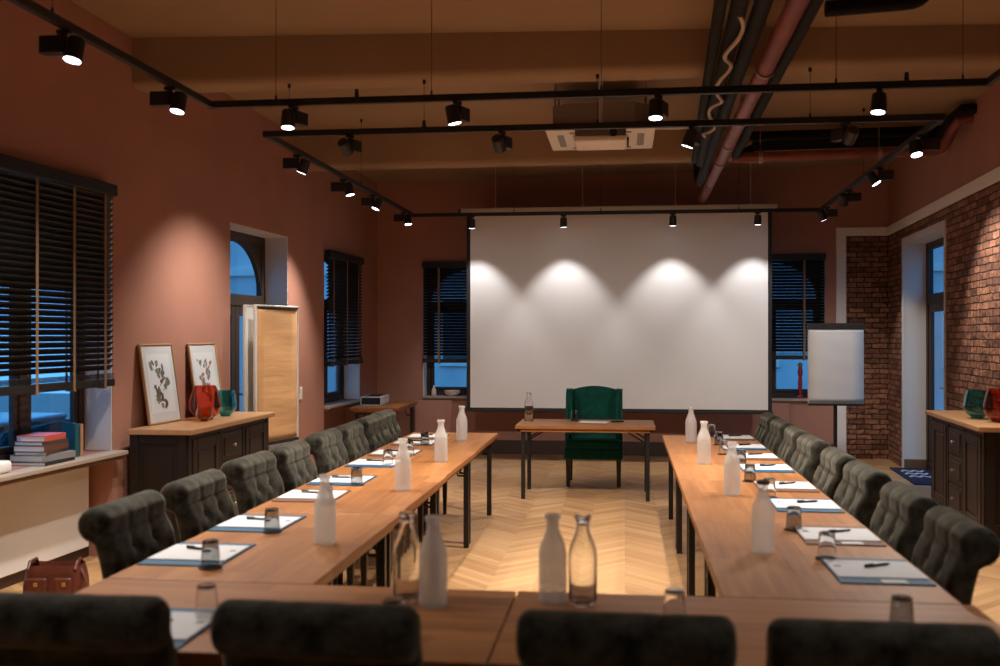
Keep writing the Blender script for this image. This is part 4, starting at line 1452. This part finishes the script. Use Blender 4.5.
bc = {k: mat('book_' + k, c, 0.5) for k, c in dict(black=(0.02, 0.02, 0.022), grey=(0.25, 0.24, 0.24), brown=(0.13, 0.05, 0.03), umber=(0.07, 0.05, 0.045), red=(0.55, 0.09, 0.06), teal=(0.012, 0.10, 0.12), tan=(0.45, 0.24, 0.14)).items()}
base = lpt(ls(6.37), 0.07, 0.8005)
z = 0.8005
for lab, key, l, w, h, rz, dx in (('black book at the bottom of the sill stack', 'black', 0.36, 0.26, 0.024, 0.05, 0), ('thick book with grey patterned cover, second from the bottom of the stack', 'grey', 0.34, 0.25, 0.042, -0.06, 0.01), ('slim grey book in the middle of the sill stack', 'umber', 0.28, 0.22, 0.022, 0.1, -0.01),
                                   ('brown book with dark pages, third from the top of the stack', 'brown', 0.28, 0.22, 0.04, 0.02, -0.01), ('dark grey book just under the red topped one', 'umber', 0.27, 0.21, 0.026, -0.04, -0.01), ('book with a red cover on top of the stack', 'red', 0.26, 0.20, 0.038, 0.06, -0.01)):
    make_book(lab, base[0] + 0.01, base[1] + dx, z, l, w, h, LROT + rz, bc[key])
    z += h + 0.0003
p = lpt(ls(6.76), 0.10, 0.8005)
make_book('upright teal book beside the sill stack', p[0], p[1], 0.8005, 0.235, 0.17, 0.03, LROT + R(62), bc['teal'], upright=True)
p = lpt(ls(6.82), 0.10, 0.8005)
make_book('upright tan book behind the teal one on the sill', p[0], p[1], 0.8005, 0.225, 0.165, 0.022, LROT + R(62), bc['tan'], upright=True)
p = lpt(ls(5.80), 0.02, 0.8005)
o = MB().box((-0.11, -0.07, 0), (0.11, 0.07, 0.075), 0.02, 3).build('tissue_box', M['white'], None, True); o.location = p; o.rotation_euler = (0, 0, LROT)
tag(o, 'low white box on the sill at the edge of the picture', 'box')

# leather bag
t = thing('leather_bag', 'reddish brown leather satchel standing on the floor near the front left chair', 'bag', (-3.57, 6.0, 0), R(8))
mb = MB()
ring = [(0.0, 1.0, 1.0), (0.03, 1.06, 1.1), (0.11, 1.04, 1.05), (0.17, 0.98, 0.95), (0.215, 0.93, 0.8)]
prev = None
for z, sx, sy in ring:
    cur = []
    for k in range(24):
        a = k * 2 * PI / 24
        cx, cy = math.cos(a), math.sin(a)
        ex = 0.18 * sx * math.copysign(abs(cx) ** 0.4, cx)
        ey = 0.10 * sy * math.copysign(abs(cy) ** 0.55, cy)
        cur.append(mb.bm.verts.new((ex, ey, z + 0.004 * math.sin(3 * a))))
    if prev:
        for k in range(24):
            mb.bm.faces.new((prev[k], prev[(k + 1) % 24], cur[(k + 1) % 24], cur[k]))
    else:
        mb.bm.faces.new(cur[::-1])
    prev = cur
inn = [mb.bm.verts.new((v.co.x * 0.93, v.co.y * 0.8, v.co.z - 0.06)) for v in prev]
for k in range(24):
    mb.bm.faces.new((prev[k], prev[(k + 1) % 24], inn[(k + 1) % 24], inn[k]))
mb.bm.faces.new(inn)
mb.build('bag_body', M['leather'], t, True, 60)
MB().box((-0.14, -0.132, 0.03), (-0.01, -0.095, 0.15), 0.016, 3).build('front_pocket', M['leather'], t, True, 60)
MB().box((0.03, -0.128, 0.03), (0.14, -0.095, 0.15), 0.016, 3).build('front_pocket', M['leather'], t, True, 60)
for x in (-0.145, 0.145):
    MB().tube([(x, -0.075, 0.19), (x * 1.02, -0.04, 0.235), (x * 0.96, 0.03, 0.24), (x, 0.07, 0.19)], 0.011, 8).build('strap', M['leather'], t, True)
MB().tube([(0.165, -0.03, 0.19), (0.21, -0.06, 0.12), (0.22, -0.08, 0.05), (0.19, -0.11, 0.012)], 0.011, 8).build('shoulder_strap', M['leather'], t, True)
for x in (-0.075, 0.10):
    MB().box((x - 0.012, -0.138, 0.10), (x + 0.012, -0.128, 0.125), 0.002).build('buckle', M['brass'], t)

# black and white case on the corner table
t = thing('equipment_case', 'flat black and white equipment case on the corner side table', 'case', (-3.26, 12.98, 0.7503), R(3))
mb = MB(); frame_rect(mb, -0.135, 0.135, 0.0, 0.115, 0.014, -0.30, 0.30); mb.build('case_shell', M['alu'], t)
MB().box((-0.122, -0.294, 0.012), (0.122, 0.294, 0.102)).build('case_side', M['screenblack'], t)
mb = MB(); mb.box((-0.10, -0.26, 0.112), (0.10, 0.26, 0.118), 0.002)
mb.build('lid_panel', M['screenblack'], t)
for k in range(4):
    y = -0.24 + k * 0.15
    MB().box((0.1355, y, 0.02), (0.142, y + 0.07, 0.06), 0.002).build('catch', M['alu'], t)

# bits on the end wall sills
def on_sill(o, label, cat):
    return tag(o, label, cat)
t = thing('sill_bottle', 'small cream bottle on the end wall sill left of the screen', 'bottle', (-2.69, YB + 0.05, 0.8005))
MB().lathe([(0, 0), (0.03, 0), (0.034, 0.01), (0.034, 0.08), (0.018, 0.11), (0.014, 0.115), (0.014, 0.15), (0, 0.15)], seg=18).build('bottle_body', M['acwhite'], t, True)
MB().cyl((0, 0, 0.15), (0, 0, 0.175), 0.016, seg=14).build('cap', M['cork'], t)
o = MB().lathe([(0, 0.0), (0.07, 0.0), (0.105, 0.03), (0.115, 0.075), (0.11, 0.075), (0.1, 0.035), (0.065, 0.008), (0, 0.008)], seg=28).build('ceramic_bowl', M['acwhite'], None, True)
o.location = (-2.43, YB + 0.08, 0.8005)
tag(o, 'shallow cream bowl on the end wall sill left of the screen', 'bowl')
o = MB().lathe([(0, 0), (0.045, 0), (0.045, 0.02), (0.022, 0.04), (0.026, 0.10), (0.03, 0.2), (0.024, 0.30), (0.034, 0.33), (0.034, 0.38), (0.026, 0.40), (0.026, 0.43), (0, 0.43)], seg=18).build('ornament_column', M['hydrant'], None, True)
t = thing('red_ornament', 'slender red ornament with a pale knob on the sill beside the flip chart', 'ornament', (2.36, YB + 0.06, 0.8005))
o.name = 'ornament_body'; o.parent = t
MB().sph((0, 0, 0.455), 0.034, seg=14).build('knob', M['brass'], t, True)

# door mat in the right doorway
t = thing('door_mat', 'navy door mat with white zigzag stripes before the brick wall door', 'mat', (3.40, 12.36, 0.0), R(0) - RA)
MB().box((-0.18, -0.72, 0.0005), (0.30, 0.70, 0.014), 0.004).build('mat_body', M['rug'], t)
for k in range(3):
    y = -0.18 + k * 0.24
    mb = MB()
    pts = []
    for q in range(6):
        pts.append((-0.11 + q * 0.055, y + (0.10 if q % 2 else 0.0)))
    top = [(a, b + 0.085) for a, b in pts]
    for q in range(5):
        mb.prism([pts[q], pts[q + 1], top[q + 1], top[q]], 2, 0.0135, 0.0148)
    mb.build('zigzag_stripe', M['rugwhite'], t)


# ------------------------------------------------------------------ outside: street at dusk
structure(MB().box((-30, -12, -1.0), (30, 40, -0.8)).build('street', M['asphalt']))


def facade(name, label, loc, rz, w, h):
    root = thing(name, label, 'building', loc, rz, 'houses across the street')
    MB().box((-w / 2, 0, -0.8), (w / 2, 1.0, h)).build('wall', M['facade'], root)
    n = int(w / 2.6)
    for k in range(n):
        x = -w / 2 + 1.3 + k * 2.6
        for z in (0.9, 4.2):
            mb = MB(); mb.box((x - 0.5, -0.04, z), (x + 0.5, 0.02, z + 1.7))
            wnd = mb.build('window', M['facade_dark'], root)
            mb = MB(); frame_rect(mb, x - 0.58, x + 0.58, z - 0.08, z + 1.78, 0.09, -0.09, 0.01); mb.build('window_surround', M['white'], wnd)
    mb = MB(); mb.box((-w / 2, -0.1, 3.3), (w / 2, 0.0, 3.5)); mb.box((-w / 2, -0.2, h - 0.3), (w / 2, 0.0, h)); mb.build('cornice', M['white'], root)
    return root


facade('house', 'pale house across the side street, seen through the left windows', (-16.5, 12, 0), R(90), 26, 7.5)
facade('house', 'pale house behind the end wall windows', (0, 27, 0), 0, 27, 8)
facade('house', 'pale house beyond the brick wall door', (15, 14, 0), R(-90), 26, 8)


def make_car(label, loc, rz):
    root = thing('car', label, 'car', loc, rz, 'parked cars outside')
    mb = MB()
    side = [(-2.1, 0.25), (-2.15, 0.55), (-2.05, 0.78), (-1.3, 0.86), (1.0, 0.88), (1.9, 0.78), (2.12, 0.6), (2.12, 0.25)]
    mb.prism(side, 1, -0.85, 0.85)
    bmesh.ops.bevel(mb.bm, geom=mb.bm.edges[:], offset=0.07, segments=3, affect='EDGES')
    mb.build('car_body', M['carpaint'], root, True, 50)
    mb = MB()
    cab_ = [(-1.35, 0.84), (-0.7, 1.33), (0.75, 1.36), (1.35, 0.86)]
    mb.prism(cab_, 1, -0.72, 0.72)
    bmesh.ops.bevel(mb.bm, geom=mb.bm.edges[:], offset=0.08, segments=3, affect='EDGES')
    mb.build('cabin_glass', M['carglass'], root, True, 50)
    mb = MB().box((-0.72, -0.66, 1.33), (0.75, 0.66, 1.40), 0.03, 3)
    mb.build('roof', M['carpaint'], root, True, 50)
    for sx in (-1.3, 1.3):
        for sy in (-0.86, 0.86):
            w = MB().cyl((sx, sy - 0.1, 0.32), (sx, sy + 0.1, 0.32), 0.32, seg=28).build('wheel', M['tyre'], root, True)
            MB().cyl((sx, sy - 0.11, 0.32), (sx, sy + 0.11, 0.32), 0.2, seg=20).build('rim', M['rim'], w, True)
    return root


car = make_car('parked car seen under the blind above the sill books', (-8.2, 12.2, -0.8), R(90))
copy_thing(car, 'parked car seen through the window behind the flip chart', (3.2, 18.2, -0.8), 0)
copy_thing(car, 'parked car seen through the end window left of the screen', (-4.6, 18.2, -0.8), R(180))
